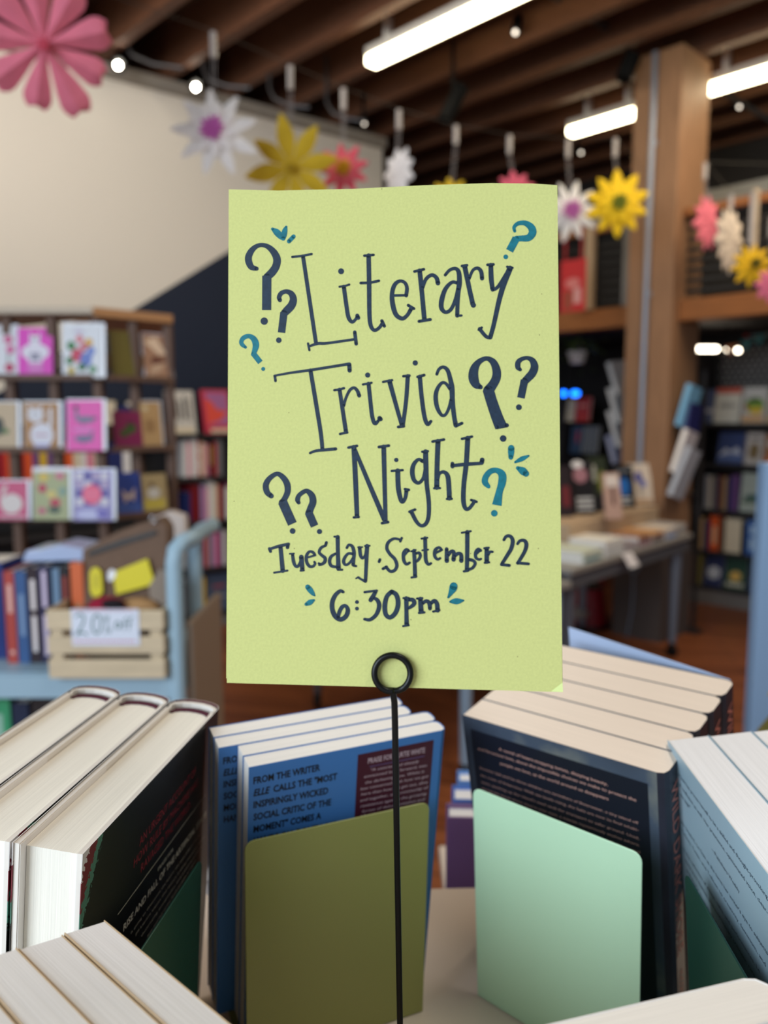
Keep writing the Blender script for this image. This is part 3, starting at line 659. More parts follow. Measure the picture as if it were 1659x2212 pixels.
# cream strips hanging by the mezzanine rail at the right
for px, x2, y0, y1, lab in ((1628, 1620, 412, 560, 'long cream cloth strip hanging above the small yellow flower'),):
    M, wd, h = rectf(px - 9, y0, px + 7, y1, 4.2, 0)
    mb = MB(); mb.prism([(0, 0), (wd, 0), (wd * .9, h), (wd * .1, h)], 0, .006); o = tag(mb.build('cloth_strip', cmat((186, 166, 140), .8)), lab, 'cloth strip'); o.matrix_world = M

# ------------------------------------------------------------------ card rack on the left
RT = 2.8; CG = 'greeting cards on the wooden rack'
PRK = W(214, 1130, RT); PRK.z = 0                       # front right corner of the rack
rackM = frame(PRK + Vector((0, .035, 0)), 0.0)
rk = thing('card_rack', 'brown wooden card rack with pale top board, left of the sign', 'card rack', rackM)
M_rack = mat('rack_walnut', (104, 78, 64), rough=.6, noise=.12, nscale=6, stretch=(8, 8, 1)); M_racktop = mat('rack_top_pale', (206, 190, 170), rough=.6); M_racke = mat('rack_oak', (190, 138, 92), rough=.5)
zt = W(215, 676, RT).z
R2 = math.radians(47)                                    # yaw of the receding face
fw = .285
ex, ey = math.cos(R2) * fw, math.sin(R2) * fw
foot = [(-.62, 0), (0, 0), (ex, ey), (ex - .15, ey + .4), (-.62, ey + .4)]
mb = MB(); mb.prism([(-.64, -.02), (.005, -.02), (.005, .1), (-.64, .5)], zt - .012, zt + .012, axis='z'); mb.build('top_board', M_racktop, rk, bevel=.003)
mb = MB(); mb.prism([(.0055, -.02), (ex + .03, ey - .01), (ex - .13, ey + .42), (-.3, ey + .3), (.0055, .1)], zt - .02, zt + .012, axis='z'); mb.build('side_top_board', M_racke, rk, bevel=.003)
for x, y in ((0.0, 0.0), (-.155, .0), (-.31, .0), (ex, ey), (ex * .5, ey * .5)):
    mb = MB(); mb.box(x - .016, x + .016, y + .002, y + .04, 0, zt - .021); mb.build('post', M_rack, rk, bevel=.003)
mb = MB(); mb.prism([(p[0] * .93 - .01, p[1] * .9 + .05) for p in foot], 0.05, .12, axis='z'); mb.build('base', M_rack, rk)
rows = [W(0, y, RT).z for y in (818, 972, 1120)]
Xs = Matrix.Rotation(R2, 4, 'Z')
for z in rows:
    mb = MB(); mb.box(-.62, -.0, -.045, .0, z - .008, z - .001); mb.box(-.62, 0, -.049, -.045, z - .008, z + .012); mb.build('ledge', M_rack, rk)
    mb = MB(); mb.box(0.02, fw, -.045, .0, z - .008, z - .001, 0, Xs); mb.box(.02, fw, -.049, -.045, z - .008, z + .012, 0, Xs); mb.build('ledge', M_rack, rk)
    mb = MB(); mb.box(-.62, 0, .002, .012, z + .03, z + .09); mb.box(0.02, fw, .004, .014, z + .03, z + .09, 0, Xs); mb.build('rear_slat', M_rack, rk)
M_env = mat('card_envelope', (206, 206, 214), rough=.45); M_slv = mat('card_sleeve', (214, 216, 226), rough=.15, spec=.6)
def card(x0, y0, x1, y1, t, yaw, colr, label, art=(), sleeve=True, T=.012, lean=-.1):
    M, wd, h = rectf(x0, y0, x1, y1, t, yaw, lean)
    row = min(rows, key=lambda z: abs(z - M.translation.z)); 
    M.translation.z = row + HC * 0; h = h + 0
    th = thing('greeting_card', label, 'greeting card', M, CG)
    mb = MB(); mb.box(0, wd, 0, .0025, 0, h); mb.build('card_front', cmat(colr, .45), th)
    mb = MB(); mb.box(-.004 if sleeve else .003, wd + (.012 if sleeve else -.003), .004, T, 0.001, h + (.006 if sleeve else -.004)); mb.build('sleeve' if sleeve else 'envelope', M_slv if sleeve else M_env, th, bevel=.001)
    mb = MB(); mb.box(.004, wd - .004, .0025, .004, .002, h - .004); mb.build('insert', M_env, th)
    artwork(th, art, wd, h, 'card_print')
    return th
PK = (226, 60, 190)
card(-70, 702, 33, 815, 2.76, 0, (226, 226, 232), 'white card with pink flowers, top row at the left edge', [('e', (206, 90, 140), (.86, .74, .1, .08)), ('e', (214, 110, 160), (.9, .55, .09, .09)), ('e', (190, 60, 100), (.88, .2, .1, .09)), ('r', (90, 110, 90), (.84, .3, .87, .48))])
card(39, 703, 114, 812, 2.76, 0, PK, 'magenta card with white animal figure in a shirt, top row', [('e', (232, 226, 238), (.5, .52, .4, .17)), ('r', (232, 226, 238), (.3, .3, .7, .62)), ('r', (232, 226, 238), (.34, .55, .64, .84)), ('p', (232, 226, 238), [(.34, .84), (.42, .84), (.36, .92)]), ('p', (232, 226, 238), [(.56, .84), (.64, .84), (.62, .92)]), ('e', (60, 60, 80), (.42, .77, .03, .02)), ('e', (60, 60, 80), (.56, .77, .03, .02)), ('r', (70, 66, 110), (.36, .46, .64, .49)), ('r', (70, 66, 110), (.36, .41, .64, .44)), ('r', (70, 66, 110), (.38, .36, .62, .39)), ('r', (220, 130, 200), (.3, .12, .72, .3)), ('p', (226, 110, 60), [(.46, .84), (.54, .84), (.5, .88)])], sleeve=False)
card(136, 696, 219, 812, 2.74, 0, (226, 228, 234), 'white card with colourful flower bunch, top row front', [('e', (206, 70, 96), (.38, .42, .17, .13)), ('e', (110, 130, 200), (.6, .34, .16, .14)), ('e', (222, 170, 60), (.68, .66, .1, .08)), ('e', (70, 130, 80), (.22, .6, .12, .09)), ('e', (60, 120, 70), (.18, .32, .1, .08)), ('e', (76, 140, 90), (.78, .16, .1, .07)), ('e', (222, 120, 130), (.44, .72, .1, .07)), ('e', (120, 140, 210), (.74, .5, .1, .09)), ('e', (196, 170, 60), (.22, .14, .1, .07)), ('e', (206, 90, 110), (.55, .58, .1, .07)), ('e', (60, 110, 70), (.5, .2, .12, .07)), ('e', (214, 206, 222), (.42, .86, .14, .06))])
card(243, 712, 297, 818, 2.81, R2, (116, 104, 44), 'plain olive card on the receding side of the rack, top row', [('r', (96, 84, 34), (.0, .0, .12, 1))], sleeve=False)
card(316, 722, 372, 822, 2.91, R2, (176, 132, 104), 'glossy copper-coloured card in plastic, top row at the far end', [('p', (236, 206, 176), [(.0, .85), (.5, .95), (.85, .6), (.6, .55), (.3, .7)]), ('e', (110, 60, 46), (.5, .42, .28, .1)), ('p', (206, 170, 140), [(.1, .1), (.6, .2), (.8, .4), (.3, .35)])])
card(-50, 862, 36, 966, 2.76, 0, (196, 172, 140), 'tan card with dark plant picture, middle row at the left edge', [('e', (60, 66, 60), (.55, .5, .14, .2)), ('e', (90, 120, 70), (.72, .4, .1, .06))])
card(52, 862, 126, 966, 2.76, 0, (172, 122, 66), 'brown card with white cat picture, middle row', [('e', (224, 222, 228), (.34, .74, .24, .15)), ('e', (224, 222, 232), (.52, .32, .34, .26)), ('r', (224, 222, 228), (.72, .5, .82, .88)), ('r', (190, 186, 224), (.3, .04, .74, .14)), ('p', (224, 222, 228), [(.14, .78), (.24, .88), (.12, .94)]), ('p', (224, 222, 228), [(.44, .88), (.54, .8), (.54, .94)]), ('e', (80, 76, 90), (.28, .75, .03, .02)), ('e', (80, 76, 90), (.4, .75, .03, .02)), ('r', (196, 150, 170), (.32, .3, .7, .34))])
card(145, 858, 221, 967, 2.74, 0, (232, 84, 176), 'bright pink card with two grey geese, middle row front', [('e', (120, 124, 150), (.52, .62, .28, .07)), ('p', (120, 124, 150), [(.24, .62), (.34, .62), (.3, .84), (.22, .86)]), ('e', (50, 52, 60), (.26, .86, .06, .045)), ('e', (110, 116, 146), (.48, .24, .28, .07)), ('p', (110, 116, 146), [(.6, .24), (.7, .24), (.76, .4), (.7, .4)]), ('e', (226, 130, 200), (.46, .42, .3, .05)), ('p', (90, 96, 120), [(.7, .6), (.9, .66), (.72, .68)]), ('r', (90, 60, 90), (.44, .5, .47, .56)), ('r', (90, 60, 90), (.44, .12, .47, .18))])
card(250, 878, 310, 962, 2.825, R2, (134, 36, 84), 'maroon card with green sprig on the receding side, middle row', [('e', (60, 90, 40), (.6, .55, .2, .14)), ('e', (70, 84, 44), (.35, .42, .18, .1)), ('e', (90, 40, 60), (.6, .68, .1, .06))], sleeve=False)
card(306, 860, 352, 962, 2.90, R2, (190, 152, 104), 'kraft tan card on the receding side, middle row far end', [('r', (160, 122, 80), (.25, .35, .7, .62)), ('e', (220, 200, 160), (.3, .86, .14, .06))])
card(-60, 1030, 58, 1114, 2.76, 0, (206, 84, 124), 'pink card with white cat lying, bottom row at the left edge', [('r', (216, 206, 206), (.5, .06, .96, .1)), ('e', (226, 214, 210), (.72, .42, .2, .26)), ('p', (226, 214, 210), [(.5, .4), (.6, .72), (.66, .9), (.56, .86)])])
card(72, 1003, 148, 1114, 2.76, 0, (172, 176, 132), 'pale green card with painted flowers, bottom row', [('e', (190, 60, 90), (.26, .62, .12, .09)), ('e', (196, 70, 90), (.62, .34, .16, .08)), ('e', (222, 190, 90), (.3, .84, .14, .08)), ('e', (80, 96, 80), (.6, .2, .18, .08)), ('e', (206, 120, 140), (.76, .86, .14, .07)), ('e', (222, 200, 120), (.52, .5, .14, .07)), ('e', (130, 160, 150), (.84, .56, .1, .09)), ('e', (196, 110, 130), (.25, .18, .12, .07)), ('r', (230, 226, 232), (0, .94, 1, 1))])
card(160, 1006, 242, 1116, 2.74, 0, (150, 140, 196), 'violet card with patchwork quilt and pink star, bottom row front', [('r', ((226, 220, 226), (96, 88, 160), (190, 170, 200))[(i + j) % 3], (.06 + .22 * i, .3 + .17 * j, .24 + .22 * i, .44 + .17 * j)) for i in range(4) for j in range(4)] + [('e', (236, 96, 130), (.48, .52, .26, .2)), ('r', (240, 120, 150), (.28, .4, .68, .64)), ('e', (196, 196, 232), (.4, .12, .34, .1)), ('e', (120, 110, 190), (.75, .14, .16, .07))])
card(256, 1010, 308, 1106, 2.83, R2, (52, 74, 156), 'deep blue card with pale butterfly on the receding side, bottom row', [('p', (206, 186, 180), [(.22, .62), (.5, .48), (.78, .66), (.72, .34), (.5, .42), (.3, .3)]), ('r', (70, 96, 170), (0, 0, 1, .3))], sleeve=False)
card(312, 1016, 364, 1104, 2.905, R2, (172, 150, 108), 'tan and yellow card with small animal, bottom row far end', [('r', (196, 176, 76), (.05, .12, .9, .36)), ('e', (206, 200, 190), (.45, .52, .26, .14)), ('e', (100, 80, 60), (.4, .72, .1, .06))], sleeve=False)

# ------------------------------------------------------------------ cart with crate, left
t0c = 1.95
sh = W(180, 1452, t0c).z
def cw(px, py, t=t0c): return W(px, py, t)
ct = thing('book_cart', 'pale blue-grey metal book cart carrying books and a crate', 'cart', (cw(385, 1500).x, cw(385, 1500).y, 0))
org = ct.matrix_world.translation.copy() if False else Vector((cw(385, 1500).x, cw(385, 1500).y, 0))
def rel(p): return Vector(p) - org
xr = cw(385, 1300).x; yf = cw(385, 1300).y; yb = yf + .40; xl = -1.75
mb = MB(); mb.box(rel((xl, 0, 0)).x, rel((xr + .01, 0, 0)).x, 0.0, .40, sh - .055, sh - .052); mb.box(rel((xl, 0, 0)).x, rel((xr, 0, 0)).x, -.012, 0.0, sh - .06, sh - .003); mb.box(rel((xl, 0, 0)).x, rel((xr, 0, 0)).x, 0, .4, sh - .006, sh)
mb.build('upper_shelf', M_cart, ct)
sh2 = W(100, 1640, t0c).z
mb = MB(); mb.box(rel((xl, 0, 0)).x, rel((xr, 0, 0)).x, 0, .4, sh2 - .03, sh2); mb.build('lower_shelf', M_cart, ct)
zt_ = W(395, 1165, t0c).z
for yy, nm in ((.0, 'front_upright'), (.20, 'rear_upright')):
    mb = MB(); x = .0
    pts = [(x, yy, .1), (x, yy, zt_ - .05), (x + .004, yy + .005, zt_ - .02), (x + .016, yy + .02, zt_ - .004), (x + .03, yy + .05, zt_), (x + .03, yy + .10, zt_)]
    vs = []
    mb.tube(pts, .021, 14); mb.build(nm, M_cart, ct, smooth=True)
mb = MB(); mb.tube([(.03, .06, zt_), (.032, .16, zt_ + .002), (.03, .30, zt_)], .019, 12); mb.build('handle', M_cart, ct, smooth=True)
mb = MB(); mb.box(.02, .035, .02, .36, .12, sh + .12); mb.build('end_panel', mat('cart_end_tan', (150, 132, 116), rough=.5), ct)
for x in (-.02, rel((xl + .3, 0, 0)).x):
    for y in (.03, .33):
        mb = MB(); mb.lathe([(.045, -.012), (.05, -.008), (.05, .008), (.045, .012)], (x, y, .05), 18, 0, (1, 0, 0)); mb.box(x - .018, x + .018, y - .02, y + .02, .05, .1); mb.build('caster', M_black, ct)
# books standing on the cart
CB = 'hardbacks standing on the cart'
def cart_book(x0, x1, ytop, colr, label, pr=None, t=t0c + .05, D=.15, marks=((.12, .62),)):
    a = W(x0, 1300, t); b = W(x1, 1300, t); H = W(x0, ytop, t).z - sh - .0005
    spine_book(Matrix.Translation((a.x, a.y, sh + .0005)), b.x - a.x - .001, D, H, colr, label, CB, mark=pr, marks=marks)
cart_book(-120, -62, 1220, (150, 150, 156), 'grey hardback on the cart, cut by the left edge')
cart_book(-60, 9, 1214, (30, 50, 116), 'big navy hardback on the cart at the left edge', t=t0c + .09)
cart_book(10, 33, 1233, (176, 70, 62), 'red hardback spine on the cart with pale lettering', (222, 176, 166), marks=((.1, .14), (.55, .86)))
cart_book(34, 59, 1232, (56, 90, 140), 'mid-blue hardback spine on the cart beside the red one', (120, 146, 180), marks=((.3, .75),))
cart_book(60, 84, 1225, (44, 26, 34), 'dark maroon hardback spine on the cart with white lettering', (226, 216, 216), marks=((.12, .5), (.56, .88)))
cart_book(85, 109, 1221, (36, 34, 72), 'dark indigo hardback spine on the cart with white lettering', (206, 190, 214), marks=((.08, .5), (.58, .95)))
cart_book(115, 131, 1227, (110, 138, 166), 'grey-blue thin book on the cart behind the crate corner')
cart_book(132, 152, 1222, (24, 24, 28), 'black book on the cart with red lettering', (150, 60, 50), marks=((.55, .9),))
cart_book(155, 182, 1214, (216, 106, 60), 'orange-topped book at the end of the cart row', (196, 150, 110), marks=((.3, .6),))
M, wd, h = rectf(45, 1214, 182, 1180, t0c + .07, 0, 0); z = W(45, 1214, t0c + .09).z + .002
mb = MB(); mb.prism([(0, 0), (wd, .004), (wd * .98, .035), (wd * .6, .045), (wd * .3, .032), (.012, .03)], 0, .13); o = tag(mb.build('shrink_wrapped_pad', mat('wrap_blue', (176, 190, 222), rough=.15, spec=.6), bevel=.004), 'shiny bluish wrapped pad lying on top of the cart books', 'pad'); o.matrix_world = Matrix.Translation((M.translation.x, M.translation.y, z))
# lower shelf books
for i, (x0, x1, yt, colr, lab) in enumerate(((-40, 22, 1510, (60, 150, 104), 'green book on the lower cart shelf at the left edge'), (24, 62, 1520, (30, 40, 66), 'dark blue book on the lower cart shelf'), (66, 120, 1505, (40, 32, 32), 'black book on the lower cart shelf'), (124, 190, 1512, (70, 56, 46), 'brown book on the lower cart shelf'), (200, 300, 1512, (110, 92, 74), 'tan book on the lower cart shelf'))):
    a = W(x0, 1500, t0c + .04); b = W(x1, 1500, t0c + .04)
    spine_book(Matrix.Translation((a.x, a.y, sh2 + .0005)), b.x - a.x - .003, .15, W(x0, yt, t0c + .04).z - sh2, colr, lab, 'books on the lower cart shelf', mark=(150, 190, 170) if i == 0 else None)
# slatted crate
tc = 1.90
cm0 = W(106, 1456, tc); cr0 = W(356, 1456, tc); cwid = cr0.x - cm0.x; czb = sh + .0005; cz = W(106, 1314, tc).z - czb; cdp = .17
cr = thing('slatted_crate', 'pale pine slatted crate with a discount sign on the cart', 'crate', Matrix.Translation((cm0.x, cm0.y, czb)))
for k in range(3):
    z0_ = cz * (0, .36, .71)[k]; z1_ = cz * (.28, .62, 1.0)[k]
    mb = MB(); mb.box(0, cwid, 0, .006, z0_, z1_); mb.build('front_slat', M_crate, cr, bevel=.0012)
    mb = MB(); mb.box(0, cwid, cdp - .006, cdp, z0_, z1_); mb.build('rear_slat', M_crate, cr, bevel=.0012)
    for x in (0, cwid - .006): mb = MB(); mb.box(x, x + .006, .0065, cdp - .0065, z0_, z1_); mb.build('end_slat', M_crate, cr, bevel=.0012)
for x in (.007, cwid - .034):
    for y in (.0065, cdp - .0265): mb = MB(); mb.box(x, x + .027, y, y + .02, 0, cz * .97); mb.build('corner_post', M_crate, cr)
mb = MB(); mb.box(.006, cwid - .006, .027, cdp - .027, 0, .006); mb.build('bottom', M_crate, cr)
a = W(159, 1393, tc - .004); b = W(304, 1312, tc - .004)
sg = thing('discount_sign', 'white sign reading 20% off on the crate front', 'sign', Matrix.Translation((a.x, cm0.y - .0025, a.z)))
sw, shh = b.x - a.x, b.z - a.z
mb = MB(); mb.box(0, sw, 0, .0022, 0, shh); mb.build('card', mat('sign_white', (226, 232, 246), rough=.35), sg)
mb = MB(); T3 = lambda q: Vector((q.x * sw, -.0006, q.y * shh))
def st2(pts, wdt): 
    for p in ribbon([(x, y * shh / sw, q) for x, y, q in smooth_pts([(x, y, wdt) for x, y in pts])]): mb.add([Vector((x * sw, -.0006, y * sw)) for x, y in p], [list(range(len(p)))])
st2([(.07, .8), (.13, .87), (.19, .8), (.17, .6), (.11, .42), (.07, .3), (.13, .36), (.23, .32)], .026)
st2([(.37, .84), (.32, .72), (.31, .5), (.34, .36), (.39, .35), (.43, .48), (.44, .7), (.41, .83), (.37, .84)], .026)
st2([(.55, .82), (.52, .5), (.5, .34)], .016); st2([(.5, .8), (.49, .74), (.51, .7), (.52, .78), (.5, .8)], .012); st2([(.56, .48), (.55, .4), (.57, .36), (.58, .44), (.56, .48)], .012)
st2([(.68, .66), (.65, .58), (.67, .48), (.71, .5), (.72, .6), (.68, .66)], .022)
st2([(.84, .76), (.8, .74), (.78, .6), (.77, .44)], .018); st2([(.75, .6), (.82, .62)], .014); st2([(.92, .78), (.88, .76), (.86, .6), (.85, .44)], .018); st2([(.83, .6), (.9, .62)], .014)
mb.build('lettering', cmat((84, 124, 120), .6), sg)
mb = MB()
for i in range(22):
    mb.box(.03*sw + i * sw * .042, .055*sw + i * sw * .042, -.0006, 0, shh * .1, shh * .15); mb.box(.03*sw + i * sw * .042, .055*sw + i * sw * .042, -.0006, 0, shh * .95, shh * .975)
mb.build('red_print', cmat((214, 110, 130), .6), sg)
# tote bag and things in the crate
M_bag = mat('bag_brown', (112, 88, 72), rough=.8, noise=.06, nscale=40)
def img_prism(pts, t, thick): return [W(x, y, t) for x, y in pts]
def slab(pts, t, thick, mi, mbx):
    q = [W(x, y, t) for x, y in pts]; n = Vector((0, thick, 0)); k = len(q)
    mbx.add(q + [p + n for p in q], [list(range(k)), list(range(2*k-1, k-1, -1))] + [(i, k+i, k+(i+1) % k, (i+1) % k) for i in range(k)], mi)
bag = thing('tote_bag', 'brown bag with black strap and yellow tags standing in the crate', 'bag', W(270, 1310, 2.02))
def attach(o, par): 
    o.parent = par; o.matrix_parent_inverse = par.matrix_world.inverted() if False else Matrix.Translation(-Vector(W(270, 1310, 2.02))); return o
mb = MB(); slab([(176, 1420), (176, 1190), (250, 1150), (345, 1118), (362, 1140), (366, 1420)], 2.0, .07, 0, mb); attach(mb.build('bag_body', M_bag, bevel=.008), bag)
mb = MB(); slab([(190, 1202), (192, 1192), (264, 1166), (336, 1146), (339, 1154), (268, 1176)], 1.995, .0045, 0, mb); attach(mb.build('strap', M_black), bag)
mb = MB(); c = W(331, 1122, 1.99); mb.tube([c + Vector((.008*math.cos(a*.5236), 0, .008*math.sin(a*.5236))) for a in range(12)], .0025, 8, closed=True); attach(mb.build('ring', mat('chrome', (200, 200, 204), rough=.2, metal=1.0), smooth=True), bag)
M_yel = mat('tag_yellow', (222, 206, 20), rough=.5)
mb = MB(); slab([(192 + 14 * s * 1.0 + 10, y) for s, y in ()] or [(193, 1238), (199, 1227), (210, 1226), (219, 1236), (222, 1280), (214, 1289), (200, 1290), (194, 1276)], 1.988, .006, 0, mb); attach(mb.build('round_tag', M_yel, bevel=.001), bag)
mb = MB(); slab([(205, 1270), (205, 1240), (210, 1240), (210, 1270)], 1.9875, .0004, 0, mb); attach(mb.build('tag_print', cmat((170, 156, 20))), bag)
mb = MB(); slab([(243, 1237), (318, 1207), (335, 1262), (250, 1285)], 1.985, .006, 0, mb); attach(mb.build('square_tag', M_yel, bevel=.001), bag)
mb = MB(); slab([(232, 1238), (240, 1229), (250, 1234), (249, 1246), (240, 1256), (233, 1254)], 1.984, .0009, 0, mb); attach(mb.build('white_label', M_white), bag)
mb = MB(); p = W(232, 1312, 1.93); mb.ball((0, 0, 0), .05, 0, 1.0, .7, .55); mb.ball((.02, -.02, .012), .028, 1, 1.1, .6, .5); o = tag(mb.build('folded_scarf', [mat('scarf_red', (150, 22, 52), rough=.9), mat('scarf_black', (30, 20, 26), rough=.9)], smooth=True), 'red and black folded cloth in the crate', 'scarf'); o.location = p
mb = MB(); p = W(297, 1312, 1.95); mb.ball((0, 0, 0), .055, 0, 1.0, .6, .45); o = tag(mb.build('tan_cloth', mat('cloth_tan', (176, 136, 92), rough=.9), smooth=True), 'tan crumpled cloth in the crate', 'cloth'); o.location = p
mb = MB(); p = W(348, 1300, 1.96); mb.prism([(-.025, -.06), (.02, -.06), (.028, .07), (.0, .085), (-.03, .04)], 0, .02); o = tag(mb.build('kraft_paper', mat('kraft_paper', (150, 134, 120), rough=.8), bevel=.003), 'greyish paper wad at the right end of the crate', 'paper'); o.location = p
# pale object behind the cart handle
mb = MB(); p = W(368, 1150, 2.35); mb.prism([(-.05, -.08), (.05, -.08), (.045, .05), (.0, .065), (-.055, .04)], 0, .04); 
o = tag(mb.build('paper_bag', mat('paper_bag_pale', (206, 190, 180), rough=.7), bevel=.006), 'pale paper bag behind the cart handle', 'bag'); o.location = p

# ------------------------------------------------------------------ book table at the right
PT = onz(1512, 1140, 0.0)
ZT = 0.755
lp = onz(1444, 1418, 0); tA = Vector((lp.x + .12, lp.y + .02, 0))       # near right corner of the table
tN = onz(1215, 1236, ZT); tN.z = 0                                      # point of the front edge at the sign
td = (tA - tN).normalized(); yawT = math.atan2(td.y, td.x); Ltab = 1.5
XT = frame(tA - td * Ltab, yawT)
tb = thing('book_table', 'grey wheeled table covered with books in front of the column', 'table', XT)
M_tt = mat('table_grey', (96, 98, 104), rough=.5)
mb = MB(); mb.box(0, Ltab, 0, .72, ZT - .03, ZT); mb.build('tabletop', mat('table_top_grey', (150, 146, 140), rough=.5), tb, bevel=.004)
mb = MB(); mb.box(.02, Ltab - .02, .015, .03, ZT - .1, ZT - .03); mb.box(.02, Ltab - .02, .69, .705, ZT - .1, ZT - .03); mb.build('apron', M_tt, tb)
for x in (Ltab - .09, .09):
    for y in (.06, .66):
        mb = MB(); mb.tube([(x, y, .09), (x, y, ZT - .03)], [.022, .036], 14); mb.build('leg', mat('leg_blue_grey', (112, 120, 134), rough=.4, metal=.3), tb, smooth=True)
        mb = MB(); mb.lathe([(.03, -.014), (.036, -.01), (.036, .01), (.03, .014)], (x, y, .036), 16, 0, (1, 0, 0)); mb.box(x - .02, x + .02, y - .014, y + .014, .036, .09); mb.build('caster', M_black, tb)
def ontab(px, py): 
    p = onz(px, py, ZT + .0005); q = XT.inverted() @ p; return q
TG = 'books standing on the table by the column'
ZR = .90
mb = MB(); mb.box(Ltab - 1.12, Ltab + .02, .22, .42, 0, ZR - ZT - .001); o = tag(mb.build('display_riser', mat('riser_tan', (186, 160, 132), rough=.6), bevel=.004), 'low tan riser on the table under the row of standing books', 'riser'); o.matrix_world = XT @ Matrix.Translation((0, 0, ZT + .0005))
def tface(x0, x1, ytop, ybot, colr, label, art=(), lean=-.22, yaw=.1):
    yaw = .32; p = onz(x0, ybot, ZR); t = depth(p); M, wd, h = rectf(x0, ytop, x1, ybot, t, yaw, lean); M.translation = p
    face_book(M, wd, .02, h, colr, label, TG, art)
tface(1195, 1240, 1005, 1118, (44, 34, 38), 'dark book standing on the table closest to the sign', [('r', (110, 40, 46), (.5, .2, .9, .6))])
tface(1243, 1288, 992, 1112, (34, 32, 36), 'dark book with pink and white print standing second from the sign', [('e', (170, 120, 130), (.4, .72, .35, .14)), ('r', (206, 206, 206), (.12, .26, .9, .31)), ('r', (206, 206, 206), (.12, .17, .9, .22)), ('r', (200, 200, 200), (.12, .08, .9, .13)), ('e', (226, 222, 222), (.3, .92, .28, .07))], yaw=.15)
tface(1279, 1318, 985, 1106, (52, 60, 44), 'dark green book with white print standing on the table', [('r', (196, 200, 190), (.1, .55, .4, .85)), ('e', (120, 126, 40), (.7, .55, .24, .2)), ('r', (36, 34, 38), (0, 0, 1, .3))], yaw=.1)
tface(1312, 1346, 1020, 1122, (196, 160, 144), 'small pinkish book with figures standing in front on the table', [('r', (90, 60, 60), (.4, .3, .6, .7)), ('r', (230, 216, 206), (.1, .7, .9, .95))], yaw=.1)
tface(1332, 1374, 1004, 1098, (28, 28, 32), 'black book with blue figure standing on the table', [('e', (40, 110, 190), (.5, .5, .26, .22)), ('r', (200, 204, 208), (.2, .2, .8, .25)), ('r', (200, 204, 208), (.25, .1, .75, .15)), ('r', (120, 124, 130), (.15, .84, .85, .9))], yaw=.2)
tface(1364, 1412, 1000, 1090, (216, 204, 190), 'cream book with blue flower picture at the right of the row', [('e', (90, 96, 170), (.42, .66, .18, .14)), ('r', (90, 100, 110), (.44, .2, .5, .6)), ('e', (120, 126, 190), (.62, .5, .14, .1)), ('r', (200, 160, 120), (.05, .03, .95, .12))], yaw=.25)
PG = 'book stacks lying on the table by the column'
def tstack(x, y, wd, dp, layers, nm):
    """x, y: local near-left corner on the table; layers bottom to top (thickness, spine colour, cover colour)"""
    z = ZT + .0005
    for i, (T, sc, cc) in enumerate(layers):
        pos = 'topmost' if i == len(layers) - 1 else ('lowest' if i == 0 else 'middle')
        th = thing('book', '%s book lying in the %s' % (pos, nm), 'book', XT @ Matrix.Translation((x + .003 * (i % 2), y + .004 * (i % 3), z)), PG)
        mb = MB(); mb.box(0, wd, 0, dp, 0, .002); mb.box(0, wd, 0, dp, T - .002, T); mb.box(0, wd, 0, .002, .002, T - .002); mb.build('cover', [cmat(cc, .45)], th)
        mb = MB(); mb.box(.002, wd - .002, .002, dp - .002, .002, T - .002); mb.build('page_block', M_pagew, th)
        mb = MB(); mb.box(wd * .1, wd * .85, -.0006, 0, T * .25, T * .75); mb.build('spine_print', cmat(sc, .5), th)
        z += T + .0004
fxs = Ltab
tstack(Ltab - .17, .03, .15, .22, [(.03, (200, 196, 190), (120, 110, 116)), (.03, (206, 206, 204), (176, 170, 166))], 'stack at the right front corner of the table')
tstack(Ltab - .36, .02, .16, .23, [(.028, (120, 150, 200), (150, 160, 190)), (.03, (206, 206, 212), (222, 206, 186))], 'stack with bluish spines near the right corner')
tstack(Ltab - .54, .02, .16, .23, [(.03, (110, 104, 110), (120, 110, 114)), (.026, (170, 140, 140), (214, 160, 96))], 'stack under an orange cover')
tstack(Ltab - .72, .02, .16, .22, [(.03, (180, 150, 160), (150, 120, 130)), (.025, (100, 94, 100), (176, 118, 74))], 'stack under a brown cover')
tstack(Ltab - .90, .02, .16, .22, [(.035, (190, 180, 186), (150, 140, 146))], 'single pile of mauve spine')
tstack(Ltab - 1.12, .015, .2, .24, [(.03, (214, 216, 216), (196, 196, 198)), (.03, (214, 216, 216), (216, 214, 212)), (.02, (226, 226, 226), (236, 232, 224))], 'white stack just right of the sign')
#tstack(Ltab - .50, .3, .2, .16, [(.02, (226, 206, 180), (236, 226, 214))], 'flat white pile behind the orange cover')
#tstack(Ltab - .25, .29, .2, .16, [(.02, (226, 206, 180), (214, 186, 140))], 'flat tan pile at the rear right')
#tstack(Ltab - .95, .3, .2, .15, [(.03, (60, 70, 60), (196, 172, 140))], 'tan pile behind the white stack')
tstack(Ltab - 1.36, .015, .2, .24, [(.03, (80, 130, 150), (196, 206, 196)), (.025, (210, 210, 200), (206, 214, 196))], 'pale green stack half behind the sign')
p = XT @ Vector((Ltab - .98, -.004, ZT + .001)); mb = MB(); mb.prism([(0, 0), (.11, 0), (.11, .002), (0, .002)], 0, .08, X=Matrix.Rotation(math.radians(55), 4, 'X') @ Matrix.Translation((0, -.08, 0)))
mb.add([(0, .012, -.001), (.11, .012, -.001), (.11, 0, 0), (0, 0, 0)], [(0, 1, 2, 3)])
o = tag(mb.build('price_card', mat('price_white', (226, 220, 224), rough=.6)), 'white price card hanging over the table edge', 'card'); o.matrix_world = Matrix.Translation(p) @ Matrix.Rotation(yawT, 4, 'Z')
